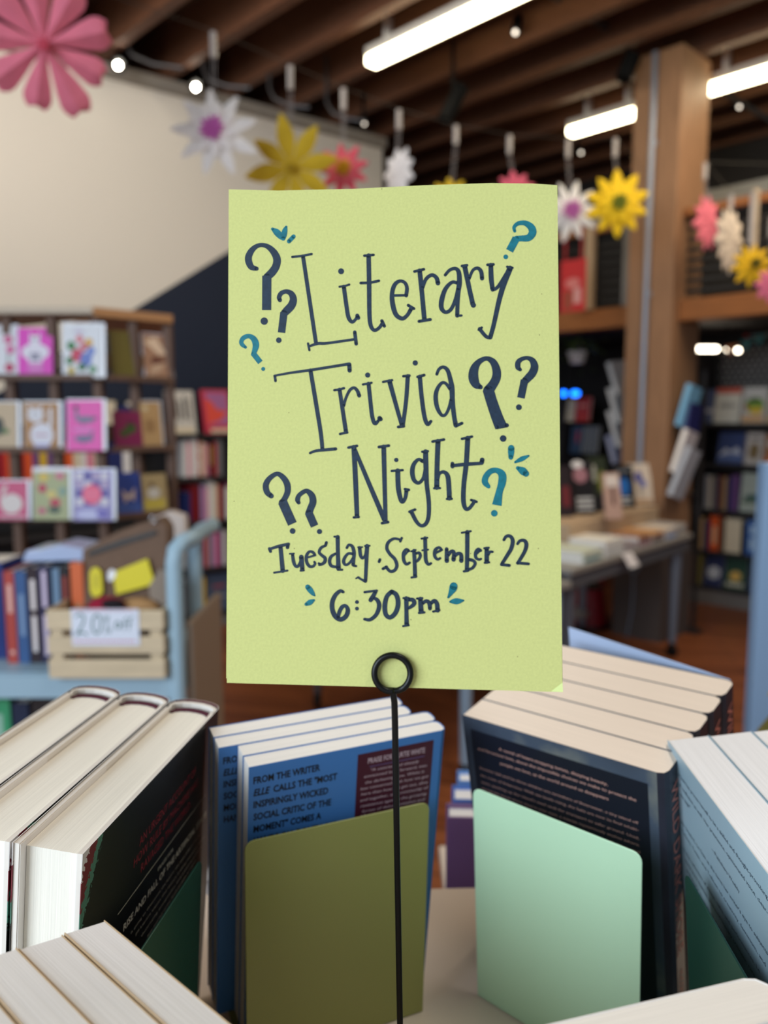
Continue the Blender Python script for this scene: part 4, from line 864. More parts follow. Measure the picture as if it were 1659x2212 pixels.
# cable hanging at the column plinth
c0 = PC - Cv * .0 + (-Bv) * (-.17) - Cv * .02
mb = MB(); Z = lambda dx, z: c0 + Bv * dx + Vector((0, 0, z)) - Cv * .02
mb.tube([Z(.0, .74), Z(.0, .58)], .006, 8)
mb.tube([Z(.04 * math.cos(a * .5236), .50 + .06 * math.sin(a * .5236)) for a in range(12)], .008, 8, closed=True)
mb.tube([Z(.0, .44), Z(-.005, .3), Z(.0, .18), Z(.02, .06), Z(.03, .005)], .006, 8)
tag(mb.build('power_cable', mat('cable_grey', (120, 134, 152), rough=.5), smooth=True), 'grey-blue coiled cable hanging on the column plinth under the table', 'cable')
# red step stool under the table
p = onz(1262, 1352, 0); th = thing('step_stool', 'dark red round step stool with arch under the book table', 'stool', p)
M_red = mat('stool_red', (122, 10, 26), rough=.4)
mb = MB(); mb.lathe([(.155, .02), (.15, .06), (.125, .27), (.12, .28)], seg=28); mb.build('stool_body', M_red, th, smooth=True)
mb = MB(); mb.lathe([(.165, 0), (.17, .008), (.165, .03), (.15, .032)], seg=28); mb.build('base_ring', M_black, th, smooth=True)
mb = MB(); mb.lathe([(.118, .28), (.122, .287), (.10, .298), (.02, .299)], seg=28); mb.build('tread', mat('stool_tread', (40, 30, 26), rough=.8), th, smooth=True)
mb = MB(); mb.tube([(-.12, 0, .26), (-.115, .0, .45), (-.09, 0, .52), (0, 0, .545), (.09, 0, .52), (.115, 0, .45), (.12, 0, .26)], .016, 10); mb.build('arch', M_red, th, smooth=True)

# ------------------------------------------------------------------ wheeled table hidden behind the sign
th = thing('small_table', 'pale blue-grey wheeled table mostly hidden behind the sign', 'table', (0, 0, 0))
la = onz(686, 1530, 0); lb = onz(1004, 1690, 0)
M_leg2 = mat('leg_pale_blue', (150, 172, 192), rough=.4); M_leg3 = mat('leg_steel', (110, 104, 106), rough=.4, metal=.4)
corners = [(la, M_leg3), (lb, M_leg2), (la + Cv * .6, M_leg3), (lb + Cv * .6, M_leg2)]
q = [Vector((p.x, p.y)) for p, _ in corners]
for p, m in corners:
    mb = MB(); mb.tube([(p.x, p.y, .08), (p.x, p.y, .70)], [.021, .028], 14); mb.build('leg', m, th, smooth=True)
    mb = MB(); mb.lathe([(.03, -.014), (.036, -.01), (.036, .01), (.03, .014)], (p.x, p.y, .036), 16, 0, (1, 0, 0)); mb.box(p.x - .02, p.x + .02, p.y - .014, p.y + .014, .036, .085); mb.build('caster', M_black, th)
e1 = Bv * .05; e2 = Cv * .05
pl = [(v.x, v.y) for v in (lb - e1 - e2, lb + Cv * .6 - e1 + e2, la + Cv * .6 + e1 + e2, la + e1 - e2)]
mb = MB(); mb.prism(pl, .70, .73, axis='z'); mb.build('tabletop', mat('table_top_grey', (150, 146, 140)), th, bevel=.004)
# low stool-like pedestal seen at the sign's right edge
p = onz(1226, 1378, 0); th = thing('pedestal', 'small pale round pedestal table at the edge of the sign', 'pedestal', p)
mb = MB(); mb.lathe([(.10, .155), (.13, .16), (.13, .185), (.1, .19)], seg=24); mb.build('top', mat('pedestal_grey', (150, 142, 138), rough=.5), th, smooth=True)
mb = MB(); mb.tube([(0, 0, .03), (0, 0, .16)], .025, 12); mb.build('stem', M_grey, th, smooth=True)
mb = MB(); mb.lathe([(.12, 0), (.12, .012), (.03, .035)], seg=24); mb.build('foot', M_grey, th, smooth=True)
# pale blue post and olive bag at the right edge
a = W(1622, 1560, 2.0); b = W(1653, 1000, 2.0); d = (a - b); a = b + d * (b.z / (b.z - a.z))
mb = MB(); vs = []
for q in (a, b): vs += [q, q + Vector((.06, 0, 0)), q + Vector((.06, .04, 0)), q + Vector((0, .04, 0))]
mb.add(vs, [(3, 2, 1, 0), (4, 5, 6, 7), (0, 1, 5, 4), (1, 2, 6, 5), (2, 3, 7, 6), (3, 0, 4, 7)])
tag(mb.build('rack_upright', mat('upright_blue', (140, 170, 204), rough=.35), bevel=.003), 'pale blue metal upright at the right edge of the picture', 'upright')

# ------------------------------------------------------------------ the display top in front, with its ring of books
ZD = HC - 0.42
M_disp = mat('display_laminate', (220, 204, 188), rough=.5)
th = thing('display_table', 'pale laminate display top carrying the ring of books', 'table', (0, .2, 0))
mb = MB(); poly = []
for (cx, cy, a0) in ((.50, .40, 0), (-.50, .36, 90), (-.50, -.5, 180), (.50, -.5, 270)):
    for k in range(7): a = math.radians(a0 + k * 15); poly.append((cx + .08 * math.cos(a), cy + .08 * math.sin(a)))
mb.prism(poly, ZD - .024, ZD, axis='z'); mb.build('top', M_disp, th, bevel=.003)
mb = MB(); mb.box(-.2, .2, -.25, .25, 0, ZD - .024); mb.build('pedestal_base', mat('display_base', (120, 112, 106), rough=.6), th)

def sframe(X, Y, yaw, lean, z=ZD): return frame((X, Y, z + .0006), yaw, lean)
def onface(M, px, py, y=0.0):
    """local (x, z) of the picture point on the plane local y = const"""
    P = M @ Vector((0, y, 0)); n = (M.to_3x3() @ Vector((0, 1, 0))).normalized()
    q = M.inverted() @ onplane(px, py, P, n); return (q.x, q.z)
def paper_pages(name='paperback_pages', c=(240, 234, 226)):
    if name in MATS: return MATS[name]
    m = mat(name, c, rough=.85); nt = m.node_tree; p = nt.nodes['Principled BSDF']
    tc = nt.nodes.new('ShaderNodeTexCoord'); mp = nt.nodes.new('ShaderNodeMapping'); mp.inputs['Scale'].default_value = (6, 900, 6)
    n = nt.nodes.new('ShaderNodeTexNoise'); n.inputs['Scale'].default_value = 1.6; n.inputs['Detail'].default_value = 4
    nt.links.new(tc.outputs['Object'], mp.inputs['Vector']); nt.links.new(mp.outputs['Vector'], n.inputs['Vector'])
    mr = nt.nodes.new('ShaderNodeMapRange'); mr.inputs['From Min'].default_value = .3; mr.inputs['From Max'].default_value = .7; mr.inputs['To Min'].default_value = .93; mr.inputs['To Max'].default_value = 1.03
    nt.links.new(n.outputs['Fac'], mr.inputs['Value'])
    hv = nt.nodes.new('ShaderNodeHueSaturation'); hv.inputs['Color'].default_value = L(c); nt.links.new(mr.outputs['Result'], hv.inputs['Value']); nt.links.new(hv.outputs['Color'], p.inputs['Base Color'])
    b = nt.nodes.new('ShaderNodeBump'); b.inputs['Strength'].default_value = .35; b.inputs['Distance'].default_value = .0004
    nt.links.new(n.outputs['Fac'], b.inputs['Height']); nt.links.new(b.outputs['Normal'], p.inputs['Normal'])
    return m
M_pp = paper_pages(); M_ppw = paper_pages('paperback_pages_white', (240, 238, 238))
def paperback(M, Wd, H, T, label, group, cover, pages=None, spine=None, spine_r=.004):
    """back cover on local y = 0, spine at x = W, standing on z = 0"""
    th = thing('paperback_book', label, 'book', M, group); c = .00032; r = min(spine_r, T * .4)
    outer = [(0, 0), (Wd - r, 0), (Wd - r * .3, r * .3), (Wd, r), (Wd, T - r), (Wd - r * .3, T - r * .3), (Wd - r, T), (0, T)]
    inner = [(0, c), (Wd - r, c), (Wd - r * .3 - c * .7, r * .3 + c * .7), (Wd - c, r + c * .3), (Wd - c, T - r - c * .3), (Wd - r * .3 - c * .7, T - r * .3 - c * .7), (Wd - r, T - c), (0, T - c)]
    mb = MB()
    for i in range(7):
        q = [outer[i], outer[i + 1], inner[i + 1], inner[i]]
        mb.prism(q, 0, H, 1 if (spine and 1 <= i <= 5) else 0, axis='z')
    mb.build('cover', [cover, spine or cover], th)
    mb = MB(); q = [(.0006, c * 1.3), (Wd - r, c * 1.3), (Wd - r * .3 - c, r * .3 + c), (Wd - c * 1.4, r + c), (Wd - c * 1.4, T - r - c), (Wd - r * .3 - c, T - r * .3 - c), (Wd - r, T - c * 1.3), (.0006, T - c * 1.3)]
    mb.prism(q, .0004, H - .0004, axis='z'); mb.build('page_block', pages or M_pp, th)
    return th
def letters(th, M, lines, colr, name='cover_text', y=-.00012):
    mb = MB()
    for ln in lines:
        s, a, b, h = ln[:4]; kw = ln[4] if len(ln) > 4 else {}
        text(mb, s, onface(M, *a), onface(M, *b), h, lambda q: Vector((q.x, y, q.y)), 0, **kw)
    return mb.build(name, colr, th)
def CX(ox, oy, sc): return lambda x, y: (ox + x / sc, oy + y / sc)
def bookend(M, Wd, H, m, label, T=.0012, foot=.09):
    th = thing('bookend', label, 'bookend', M, 'metal bookends of the book ring'); r = .006
    pl = [(0, 0), (Wd, 0)] + [(Wd - r + r * math.cos(a), H - r + r * math.sin(a)) for a in (0, .39, .79, 1.18, 1.57)] + [(r + r * math.cos(a), H - r + r * math.sin(a)) for a in (1.57, 1.96, 2.36, 2.75, 3.14)]
    mb = MB(); mb.prism(pl, 0, T); mb.build('upright_plate', m, th, bevel=.0004)
    mb = MB(); mb.prism([(0, T), (Wd, T), (Wd, foot), (0, foot)], -.0001, .0008, axis='z'); o = mb.build('foot_plate', m, th)
    return th
# ---- blue paperbacks (back covers with black text and a maroon panel)
B_LEAN = .1347; MBk = sframe(-.0940, .4843, .4387, B_LEAN); BW, BH, BT = .1391, .2082, .0135
M_blue = mat('cover_blue', (68, 122, 188), rough=.42)
BL = ['blue paperback facing the wire holder, frontmost, with legible black writing', 'second blue paperback, tight behind the frontmost blue one', 'third blue paperback, pushed left of the front two, dark text edge showing', 'rearmost blue paperback of the four behind the wire stem']
proto = None
for i in range(4):
    off = Matrix.Translation((-.0005 if i < 2 else -.0125, .0004 + i * (BT + .0004), 0))
    Mi = MBk @ off
    if i == 0:
        proto = paperback(Mi, BW, BH, BT, BL[0], 'blue paperbacks behind the olive bookend', M_blue)
        c6 = CX(500, 1580, 3.606)
        mb = MB(); a = onface(Mi, 773, 1631); b = onface(Mi, 937, 1598)
        mb.add([(a[0], -.0001, .05), (b[0], -.0001, .05), (b[0], -.0001, b[1]), (a[0], -.0001, b[1])], [(0, 1, 2, 3)]); mb.build('maroon_panel', mat('panel_maroon', (72, 24, 42), rough=.45), proto)
        letters(proto, Mi, [('FROM THE WRITER', c6(170, 410), c6(690, 303), .0048, dict(bold=.028)), ('ELLE', c6(170, 505), c6(300, 478), .0048, dict(shear=.25, bold=.028)), ('CALLS THE "MOST', c6(325, 473), c6(822, 372), .0048, dict(bold=.028)), ('INSPIRINGLY WICKED', c6(170, 598), c6(752, 483), .0048, dict(bold=.028)),
            ('SOCIAL CRITIC OF THE', c6(170, 693), c6(775, 572), .0048, dict(bold=.028)), ('MOMENT" COMES A', c6(170, 788), c6(697, 678), .0048, dict(bold=.028)), ('HANDS-ON, DON\'T LOSE', c6(170, 880), c6(812, 745), .0048, dict(bold=.028))], mat('ink_black', (18, 20, 26), rough=.5))
        letters(proto, Mi, [('PRAISE FOR CURTIS WHITE', c6(1062, 250), c6(1505, 163), .0040, dict(bold=.01))] + [(s, c6(*a), c6(*b), .0021, dict(shear=.2)) for s, a, b in (
            ('"A concise and sharply', (1085, 310), (1460, 240)), ('envisioned look forward, into', (1032, 362), (1520, 272)), ('the darkening now. White is', (1040, 408), (1500, 318)), ('less concerned with how we got', (1003, 458), (1533, 355)), ('here than how we get out, alive', (1008, 500), (1525, 402)),
            ('and together, as a community of', (1000, 548), (1530, 443)), ('resistance against the growing', (1003, 592), (1518, 490)), ('forces of dehumanization and', (1015, 633), (1505, 535)), ('planetary ruin. Visionary', (1000, 668), (1465, 580)))], mat('ink_pale_pink', (206, 180, 190), rough=.5), name='praise_text', y=-.0002)
        mb = MB(); a = Vector(onface(Mi, *c6(1075, 275))); b = Vector(onface(Mi, *c6(1503, 192))); mb.add([(a.x, -.0002, a.y), (b.x, -.0002, b.y), (b.x, -.0002, b.y + .0003), (a.x, -.0002, a.y + .0003)], [(0, 1, 2, 3)]); mb.build('rule_line', mat('ink_lilac', (120, 110, 170), rough=.5), proto)
    else:
        r_ = proto.copy(); COL.objects.link(r_); r_.matrix_world = Mi; r_['label'] = BL[i]
        for ch in list(proto.children):
            c_ = ch.copy(); COL.objects.link(c_); c_.parent = r_
M_mint = mat('bookend_mint', (198, 236, 200), rough=.30, spec=.5); M_mint_shade = mat('bookend_mint_shaded', (148, 150, 86), rough=.27, spec=.5)  # olive one is the same mint paint, its shade put into the colour
be = bookend(sframe(-.0885, .4613, .4161, .0493), .127, .1608, M_mint_shade, 'mint bookend coloured olive for shade, in front of the blue paperbacks, behind the wire stem')
mb = MB(); mb.prism([(.128, .0), (.139, .0), (.139, .05), (.128, .05)], 0, .0015, axis='z')
# ---- dark novel paperbacks on the right
MW = sframe(.0844, .5968, -.7115, .198); WW, WH, WT = .1543, .2019, .0268
def wild_mat():
    m = bpy.data.materials.new('cover_dark_sea'); m.use_nodes = True; nt = m.node_tree; p = nt.nodes['Principled BSDF']; p.inputs['Roughness'].default_value = .3
    tc = nt.nodes.new('ShaderNodeTexCoord'); n = nt.nodes.new('ShaderNodeTexNoise'); n.inputs['Scale'].default_value = 14; n.inputs['Detail'].default_value = 5
    nt.links.new(tc.outputs['Object'], n.inputs['Vector'])
    cr = nt.nodes.new('ShaderNodeValToRGB'); e = cr.color_ramp.elements; e[0].position = .35; e[0].color = L((58, 66, 80)); e[1].position = .78; e[1].color = L((150, 148, 130))
    x = cr.color_ramp.elements.new(.58); x.color = L((72, 82, 98))
    nt.links.new(n.outputs['Fac'], cr.inputs[0]); nt.links.new(cr.outputs[0], p.inputs['Base Color']); return m
M_wild = wild_mat(); M_wsp = mat('spine_dark', (44, 46, 58), rough=.3, noise=.3, nscale=18)
WL = ['dark paperback nearest the mint bookend, full back cover text visible', 'dark paperback second in the right stack, just behind the front one', 'dark paperback third in the right stack, at its middle', 'dark paperback fourth in the right stack', 'rearmost dark paperback of the right stack with its cover lifting']
wproto = None
for i in range(5):
    Mi = MW @ Matrix.Translation((0, i * (WT + .0001), 0))
    if i == 0:
        wproto = paperback(Mi, WW, WH, WT, WL[0], 'dark novel paperbacks in the right stack', M_wild, pages=paper_pages('paperback_pages_peach', (240, 221, 202)), spine=M_wsp, spine_r=.006)
        c7 = CX(1000, 1560, 3.606)
        mb = MB(); a = onface(Mi, *c7(60, 70)); b = onface(Mi, *c7(1440, 480)); mb.add([(a[0], -.00008, .012), (b[0], -.00008, .012), (b[0], -.00008, b[1]), (a[0], -.00008, b[1])], [(0, 1, 2, 3)]); mb.build('text_panel', mat('panel_ink_navy', (26, 28, 40), rough=.32), wproto)
        letters(wproto, Mi, [('A novel of heart-stopping twists, dizzying beauty,', c7(280, 217), c7(1130, 495), .0024, dict(bold=.012)), ('and ferocious love, about the impossible choices we make to protect the', c7(118, 212), c7(1352, 618), .0024, dict(bold=.012)), ('people we love, as the world around us disappears', c7(292, 328), c7(1135, 608), .0024, dict(bold=.012))] +
            [(s, c7(*a), c7(*b), .0020) for s, a, b in (('Dominic Salt and his three children are caretakers of Shearwater, a tiny island off', (133, 362), (1368, 795)), ('the coast of Antarctica. With sea levels rising, the Salts are now its final inhabi-', (138, 418), (1370, 850)),
             ('tants, packing up the island\'s seed vault for transport to safer ground. Until,', (143, 470), (1375, 915)), ('during the worst storm they\'ve ever seen, a woman mysteriously washes ashore.', (148, 520), (1378, 968)), ('As they nurse her to health, their suspicion gives way to affection, and', (153, 575), (1380, 1022)))], mat('ink_copper', (196, 150, 138), rough=.5), y=-.0002)
        mb = MB(); z = WH - .012; xx = WW + .0002
        text(mb, 'WILD DARK SHORE', (0, 0), (.135, 0), .011, lambda q: Vector((xx, .0075 + q.y, z - q.x)), 0, bold=.008)
        text(mb, 'McCONAGHY', (.15, .002), (.186, .002), .006, lambda q: Vector((xx, .0075 + q.y, z - q.x)), 0)
        mb.build('spine_lettering', mat('ink_rose', (206, 126, 112), rough=.5), wproto)
    else:
        r_ = wproto.copy(); COL.objects.link(r_); r_.matrix_world = Mi; r_['label'] = WL[i]
        for ch in list(wproto.children):
            c_ = ch.copy(); COL.objects.link(c_); c_.parent = r_
# lifted cover of the rearmost copy: pale inner side
mb = MB(); y0 = 0.0 + WT + .0002
mb.add([(WW - .004, y0, .004), (WW - .004, y0, WH), (.0, y0 + .034, WH), (.0, y0 + .034, .004), (WW - .004, y0 + .0005, .004), (WW - .004, y0 + .0005, WH), (.0, y0 + .0345, WH), (.0, y0 + .0345, .004)], [(0, 1, 2, 3), (7, 6, 5, 4), (0, 4, 5, 1), (1, 5, 6, 2), (2, 6, 7, 3), (3, 7, 4, 0)])
o = mb.build('lifted_cover', mat('inner_cover_pale_blue', (190, 206, 236), rough=.5), r_)
bookend(sframe(.0683, .5283, -.7559, .058), .124, .1634, M_mint, 'mint green bookend in front of the dark paperbacks, right of the wire stem')
# ---- black-jacketed hardcovers on the left
MH = sframe(-.1592, .3445, 1.4371, .0924); HW, HH, HT = .1884, .2197, .0350
def jacket_mat():
    m = bpy.data.materials.new('jacket_black_maroon'); m.use_nodes = True; nt = m.node_tree; p = nt.nodes['Principled BSDF']; p.inputs['Roughness'].default_value = .35
    tc = nt.nodes.new('ShaderNodeTexCoord'); sx = nt.nodes.new('ShaderNodeSeparateXYZ'); nt.links.new(tc.outputs['Object'], sx.inputs[0])
    nz = nt.nodes.new('ShaderNodeTexNoise'); nz.inputs['Scale'].default_value = 420; nz.inputs['Detail'].default_value = 3; nt.links.new(tc.outputs['Object'], nz.inputs['Vector'])
    # distance from a slanting edge that starts at the top fore-edge corner
    a = nt.nodes.new('ShaderNodeMath'); a.operation = 'MULTIPLY_ADD'; nt.links.new(sx.outputs['Z'], a.inputs[0]); a.inputs[1].default_value = -.48; a.inputs[2].default_value = .48 * HH - .021
    b = nt.nodes.new('ShaderNodeMath'); b.operation = 'ADD'; nt.links.new(sx.outputs['X'], b.inputs[0]); nt.links.new(a.outputs[0], b.inputs[1])
    c = nt.nodes.new('ShaderNodeMath'); c.operation = 'MULTIPLY_ADD'; nt.links.new(nz.outputs['Fac'], c.inputs[0]); c.inputs[1].default_value = .013; nt.links.new(b.outputs[0], c.inputs[2])
    d = nt.nodes.new('ShaderNodeMath'); d.operation = 'MULTIPLY_ADD'; nt.links.new(c.outputs[0], d.inputs[0]); d.inputs[1].default_value = 25; d.inputs[2].default_value = .5
    cr = nt.nodes.new('ShaderNodeValToRGB'); cr.color_ramp.interpolation = 'CONSTANT'; e = cr.color_ramp.elements
    e[0].position = 0; e[0].color = L((206, 200, 196)); e[1].position = .30; e[1].color = L((112, 32, 46))
    for pos, col in ((.50, (74, 122, 104)), (.64, (16, 16, 18))): q = e.new(pos); q.color = L(col)
    nt.links.new(d.outputs[0], cr.inputs[0]); nt.links.new(cr.outputs[0], p.inputs['Base Color']); return m
M_jack = jacket_mat(); M_jw = mat('jacket_inner_white', (232, 226, 220), rough=.6); M_jsp = mat('jacket_spine', (92, 34, 46), rough=.35)
HLb = ['black-jacketed hardcover nearest the blue paperbacks, back cover text visible', 'black-jacketed hardcover in the middle of the left stack', 'black-jacketed hardcover third in the left stack', 'black-jacketed hardcover furthest left, mostly outside the picture']
hproto = None
for i in range(3):
    Mi = MH @ Matrix.Translation((0, i * (HT + .0012), -.0 * i))
    if i == 0:
        th = hproto = thing('hardcover_book', HLb[0], 'book', Mi, 'black-jacketed hardcovers in the left stack')
        jt = .0004; bt = .003; n = 7; arc = [(HW - .004 + .010 * math.sin(math.pi * k / n), HT * (.5 - .5 * math.cos(math.pi * k / n))) for k in range(n + 1)]
        out = [(0, 0)] + [(x, y) for x, y in arc] + [(0, HT)]
        inn = [(0, jt)] + [(HW - .004 + (.010 - jt) * math.sin(math.pi * k / n), HT / 2 - (HT / 2 - jt) * math.cos(math.pi * k / n)) for k in range(n + 1)] + [(0, HT - jt)]
        mb = MB()
        for k in range(len(out) - 1):
            q = [out[k], out[k + 1], inn[k + 1], inn[k]]; b0 = len(mb.f)
            mb.prism(q, 0, HH, 0, axis='z')
            if 1 <= k <= n: mb.m[b0:] = [1] * 6
            mb.m[b0] = 2; mb.m[b0 + 1] = 2
        mb.build('jacket', [M_jack, M_jsp, M_jw], th)
        mb = MB(); mb.box(.0008, HW - .012, jt, bt, .0, HH - .0006); mb.box(.0008, HW - .012, HT - bt, HT - jt, .0, HH - .0006)
        inn2 = [(HW - .012, bt * .6)] + [(HW - .006 + (.010 - jt * 2) * math.sin(math.pi * k / n), HT / 2 - (HT / 2 - jt * 2) * math.cos(math.pi * k / n)) for k in range(n + 1)] + [(HW - .012, HT - bt * .6)]
        inn3 = [(HW - .012, bt * 1.2)] + [(HW - .0075 + .0078 * math.sin(math.pi * k / n), HT / 2 - (HT / 2 - .0024) * math.cos(math.pi * k / n)) for k in range(n + 1)] + [(HW - .012, HT - bt * 1.2)]
        for k in range(len(inn2) - 1): mb.prism([inn2[k], inn2[k + 1], inn3[k + 1], inn3[k]], 0, HH - .0006, axis='z')
        mb.build('board_case', mat('board_ivory', (230, 222, 212), rough=.65), th)
        mb = MB(); mb.box(.0012, .080, bt, bt + .0005, .002, HH - .0012); mb.box(.0012, .085, HT - bt - .0005, HT - bt, .002, HH - .0012); mb.build('jacket_flap', M_jw, th)
        mb = MB(); pg = [(.006, bt + .0007), (HW - .012, bt + .0007)] + [(HW - .012 + .007 * math.sin(math.pi * k / n), HT / 2 - (HT / 2 - bt - .001) * math.cos(math.pi * k / n)) for k in range(1, n)] + [(HW - .012, HT - bt - .0007), (.006, HT - bt - .0007)]
        mb.prism(pg, .003, HH - .0042, axis='z'); mb.build('page_block', paper_pages('hardcover_pages', (241, 235, 222)), th)
        m_hb = mat('headband_maroon', (74, 24, 40), rough=.7)
        mb = MB()
        for k in range(14):
            y = bt + .003 + (HT - 2 * bt - .006) * k / 13; x = HW - .012 + .0070 * math.sin(math.pi * (y / HT)) + .0008
            mb.ball((x, y, HH - .0036), .0014, 0, 1.0, 1.0, 1.0, 8)
        mb.tube([(HW - .0125 + .0072 * math.sin(math.pi * k / n), HT / 2 - (HT / 2 - bt - .001) * math.cos(math.pi * k / n), HH - .0042) for k in range(n + 1)], .0016, 6)
        mb.build('headband', m_hb, th)
        c5 = CX(180, 1640, 5.53)
        letters(th, Mi, [('AN URGENT ACCOUNT OF', c5(668, 1045), c5(1340, 175), .0056), ('HOW RULE BY MACHINE HAS', c5(600, 1300), c5(1365, 310), .0056), ('RAVAGED THE WORLD.', c5(685, 1360), c5(1280, 570), .0056)], mat('ink_dark_red', (132, 40, 52), rough=.45), name='red_text')
        letters(th, Mi, [('PRAISE FOR', c5(890, 1338), c5(1070, 1090), .0022), ('RISE AND FALL OF THE ARTIFICIAL STATE', c5(475, 2062), c5(1465, 680), .0043, dict(bold=.02))] + [(s, c5(*a), c5(*b), .0015) for s, a, b in (
            ('is going to determine the future: the tech billionaires or', (565, 2090), (1390, 900)), ('Jill Lepore argues that there\'s nothing inevitable about', (620, 2110), (1440, 930)), ('destroying ecosystems, and enabling political', (690, 2125), (1410, 1040)), ('Rise and Fall of the Artificial State is urgent', (765, 2130), (1340, 1215)))], mat('ink_bone', (206, 200, 184), rough=.5))
        mb = MB(); a = Vector(onface(Mi, *c5(410, 1862))); b = Vector(onface(Mi, *c5(1455, 427))); mb.add([(a.x, -.0001, a.y), (b.x, -.0001, b.y), (b.x, -.0001, b.y + .0004), (a.x, -.0001, a.y + .0004)], [(0, 1, 2, 3)]); mb.build('rule_line', mat('ink_bone', (206, 200, 184)), th)
    else:
        r_ = hproto.copy(); COL.objects.link(r_); r_.matrix_world = Mi; r_['label'] = HLb[i]
        for ch in list(hproto.children):
            c_ = ch.copy(); COL.objects.link(c_); c_.parent = r_
M_dkg = mat('bookend_dark_green', (30, 74, 62), rough=.35)
Mq = sframe(0, 0, 1.4371, .06); q = onz(437, 1855, ZD + .15 * math.cos(.06)) - Mq.to_3x3() @ Vector((.17, 0, .15)); q.z = ZD + .0006; Mq.translation = q
bookend(Mq, .17, .150, M_dkg, 'dark green bookend against the black-jacketed hardcovers')
# ---- pale blue paperbacks on the right edge
MG = sframe(.2180, .4964, -1.624, .148); GW, GH, GT = .16, .2098, .0265
M_pale = mat('cover_pale_blue', (164, 190, 204), rough=.4)
GL = ['pale blue paperback with dark writing at the right edge, frontmost', 'second pale blue paperback at the right edge, pages fanned', 'third pale blue paperback at the right edge']
gproto = None
for i in range(3):
    Mi = MG @ Matrix.Translation((.001 * i, i * (GT + .0006), -.0))
    if i == 0:
        gproto = paperback(Mi, GW, GH, GT, GL[0], 'pale blue paperbacks at the right edge', M_pale, pages=M_ppw)
        c8 = CX(1420, 1560, 3.749)
        letters(gproto, Mi, [(s, c8(*a), c8(*b), .0026) for s, a, b in (('"Le Guin has proven herself to be a skilled and thought-provoking', (155, 405), (896, 1440)), ('of nonfiction as well. Her prescience, opinionated voice, clear-', (178, 510), (896, 1560)), ('the page."', (190, 598), (272, 710)), ('\u2014Publishers Weekly', (440, 1035), (668, 1392)),
            ('Join Ursula K. Le Guin as she turns her writer\'s eye to subjects', (190, 805), (896, 1890)), ('Tolstoy, Twain, and Tolkien to creativity, feminism, and', (200, 885), (880, 1985)), ('In this collection of essays, talks, and performances, Le', (215, 1040), (835, 2040)), ('many worn themes profound literary criticism, rare', (228, 1125), (795, 2075)), ('and playful musings on gender, literacy, and', (238, 1205), (715, 2060)))], mat('ink_slate', (44, 58, 78), rough=.5))
    else:
        r_ = gproto.copy(); COL.objects.link(r_); r_.matrix_world = Mi; r_['label'] = GL[i]
        for ch in list(gproto.children):
            c_ = ch.copy(); COL.objects.link(c_); c_.parent = r_
bookend(sframe(.1887, .4328, -1.6193, .08), .145, .155, M_dkg, 'dark green bookend against the pale blue paperbacks')
# ---- near left and near right stacks, seen from above
def near_stack(X, Y, yaw, lean, Wd, H, T, n, sgn, labels, group, pages, cov):
    M0 = sframe(X, Y, yaw, lean); p0 = None
    for i in range(n):
        Mi = M0 @ Matrix.Translation((0, -(i + 1) * (T + .0008), -.0006 * (i % 2)))
        if p0 is None: p0 = paperback(Mi, Wd, H, T, labels[0], group, cov, pages=pages, spine_r=.006)
        else:
            r_ = p0.copy(); COL.objects.link(r_); r_.matrix_world = Mi; r_['label'] = labels[i]
            for ch in list(p0.children):
                c_ = ch.copy(); COL.objects.link(c_); c_.parent = r_
M_kraft = mat('cover_kraft', (196, 168, 132), rough=.6)
near_stack(-.1456, .2828, -.728, -.1941, .17, .21, .0180, 5, 1, ['paperback seen from above at the lower left, next to the hardcovers', 'second paperback from the hardcovers at the lower left corner', 'third paperback from the hardcovers at the lower left corner', 'fourth paperback from the hardcovers at the lower left corner', 'paperback nearest the picture corner at the lower left'], 'paperbacks at the lower left, seen from above', M_ppw, M_kraft)
near_stack(.0168, .2142, .2801, -.14, .1399, .2074, .024, 2, 1, ['paperback top at the lower right corner, next to the mint bookend', 'paperback behind the lower right one, nearest the camera'], 'paperbacks at the lower right, seen from above', M_pp, M_jw)

# ------------------------------------------------------------------ lower plinths and their books behind the ring
for x0, x1, y0, y1, z, lab in ((.085, .55, .74, 1.15, HC - .66, 'low grey plinth behind the dark paperbacks, carrying blue and violet books'), (-.65, -.17, .72, 1.1, HC - .60, 'low grey plinth behind the black hardcovers, carrying white books')):
    th = thing('plinth', lab, 'plinth', ((x0 + x1) / 2, y0, 0))
    mb = MB(); mb.box(-(x1 - x0) / 2, (x1 - x0) / 2, 0, y1 - y0, z - .02, z); mb.build('top', M_disp, th, bevel=.002)
    mb = MB(); mb.box(-(x1 - x0) / 2 + .02, (x1 - x0) / 2 - .02, .02, y1 - y0 - .02, 0, z - .02); mb.build('body', mat('plinth_body', (110, 104, 100), rough=.6), th)
LG = 'books on the low plinth behind the mint bookend'
zP = HC - .66 + .0005
def low_book(px, py, t, wd, T, H, yaw, colr, label, pg=M_ppw):
    p = W(px, py, t); M = frame((p.x, p.y, zP), yaw); H = p.z - zP
    th = thing('book', label, 'book', M, LG)
    mb = MB(); mb.box(0, wd, 0, .003, 0, H); mb.box(0, wd, T - .003, T, 0, H); mb.box(wd - .003, wd, .003, T - .003, 0, H); mb.build('cover', cmat(colr, .4), th)
    mb = MB(); mb.box(.003, wd - .003, .003, T - .003, .003, H - .004); mb.build('page_block', pg, th)
low_book(966, 1766, .80, .15, .03, .2, -.05, (122, 92, 140), 'violet hardback standing behind the mint bookend')
low_book(979, 1728, .845, .15, .035, .2, -.05, (70, 112, 190), 'blue hardback standing just behind the violet one')
low_book(990, 1688, .90, .15, .03, .2, -.05, (96, 140, 200), 'second blue hardback, behind the first blue one')
zP2 = HC - .60 + .0005
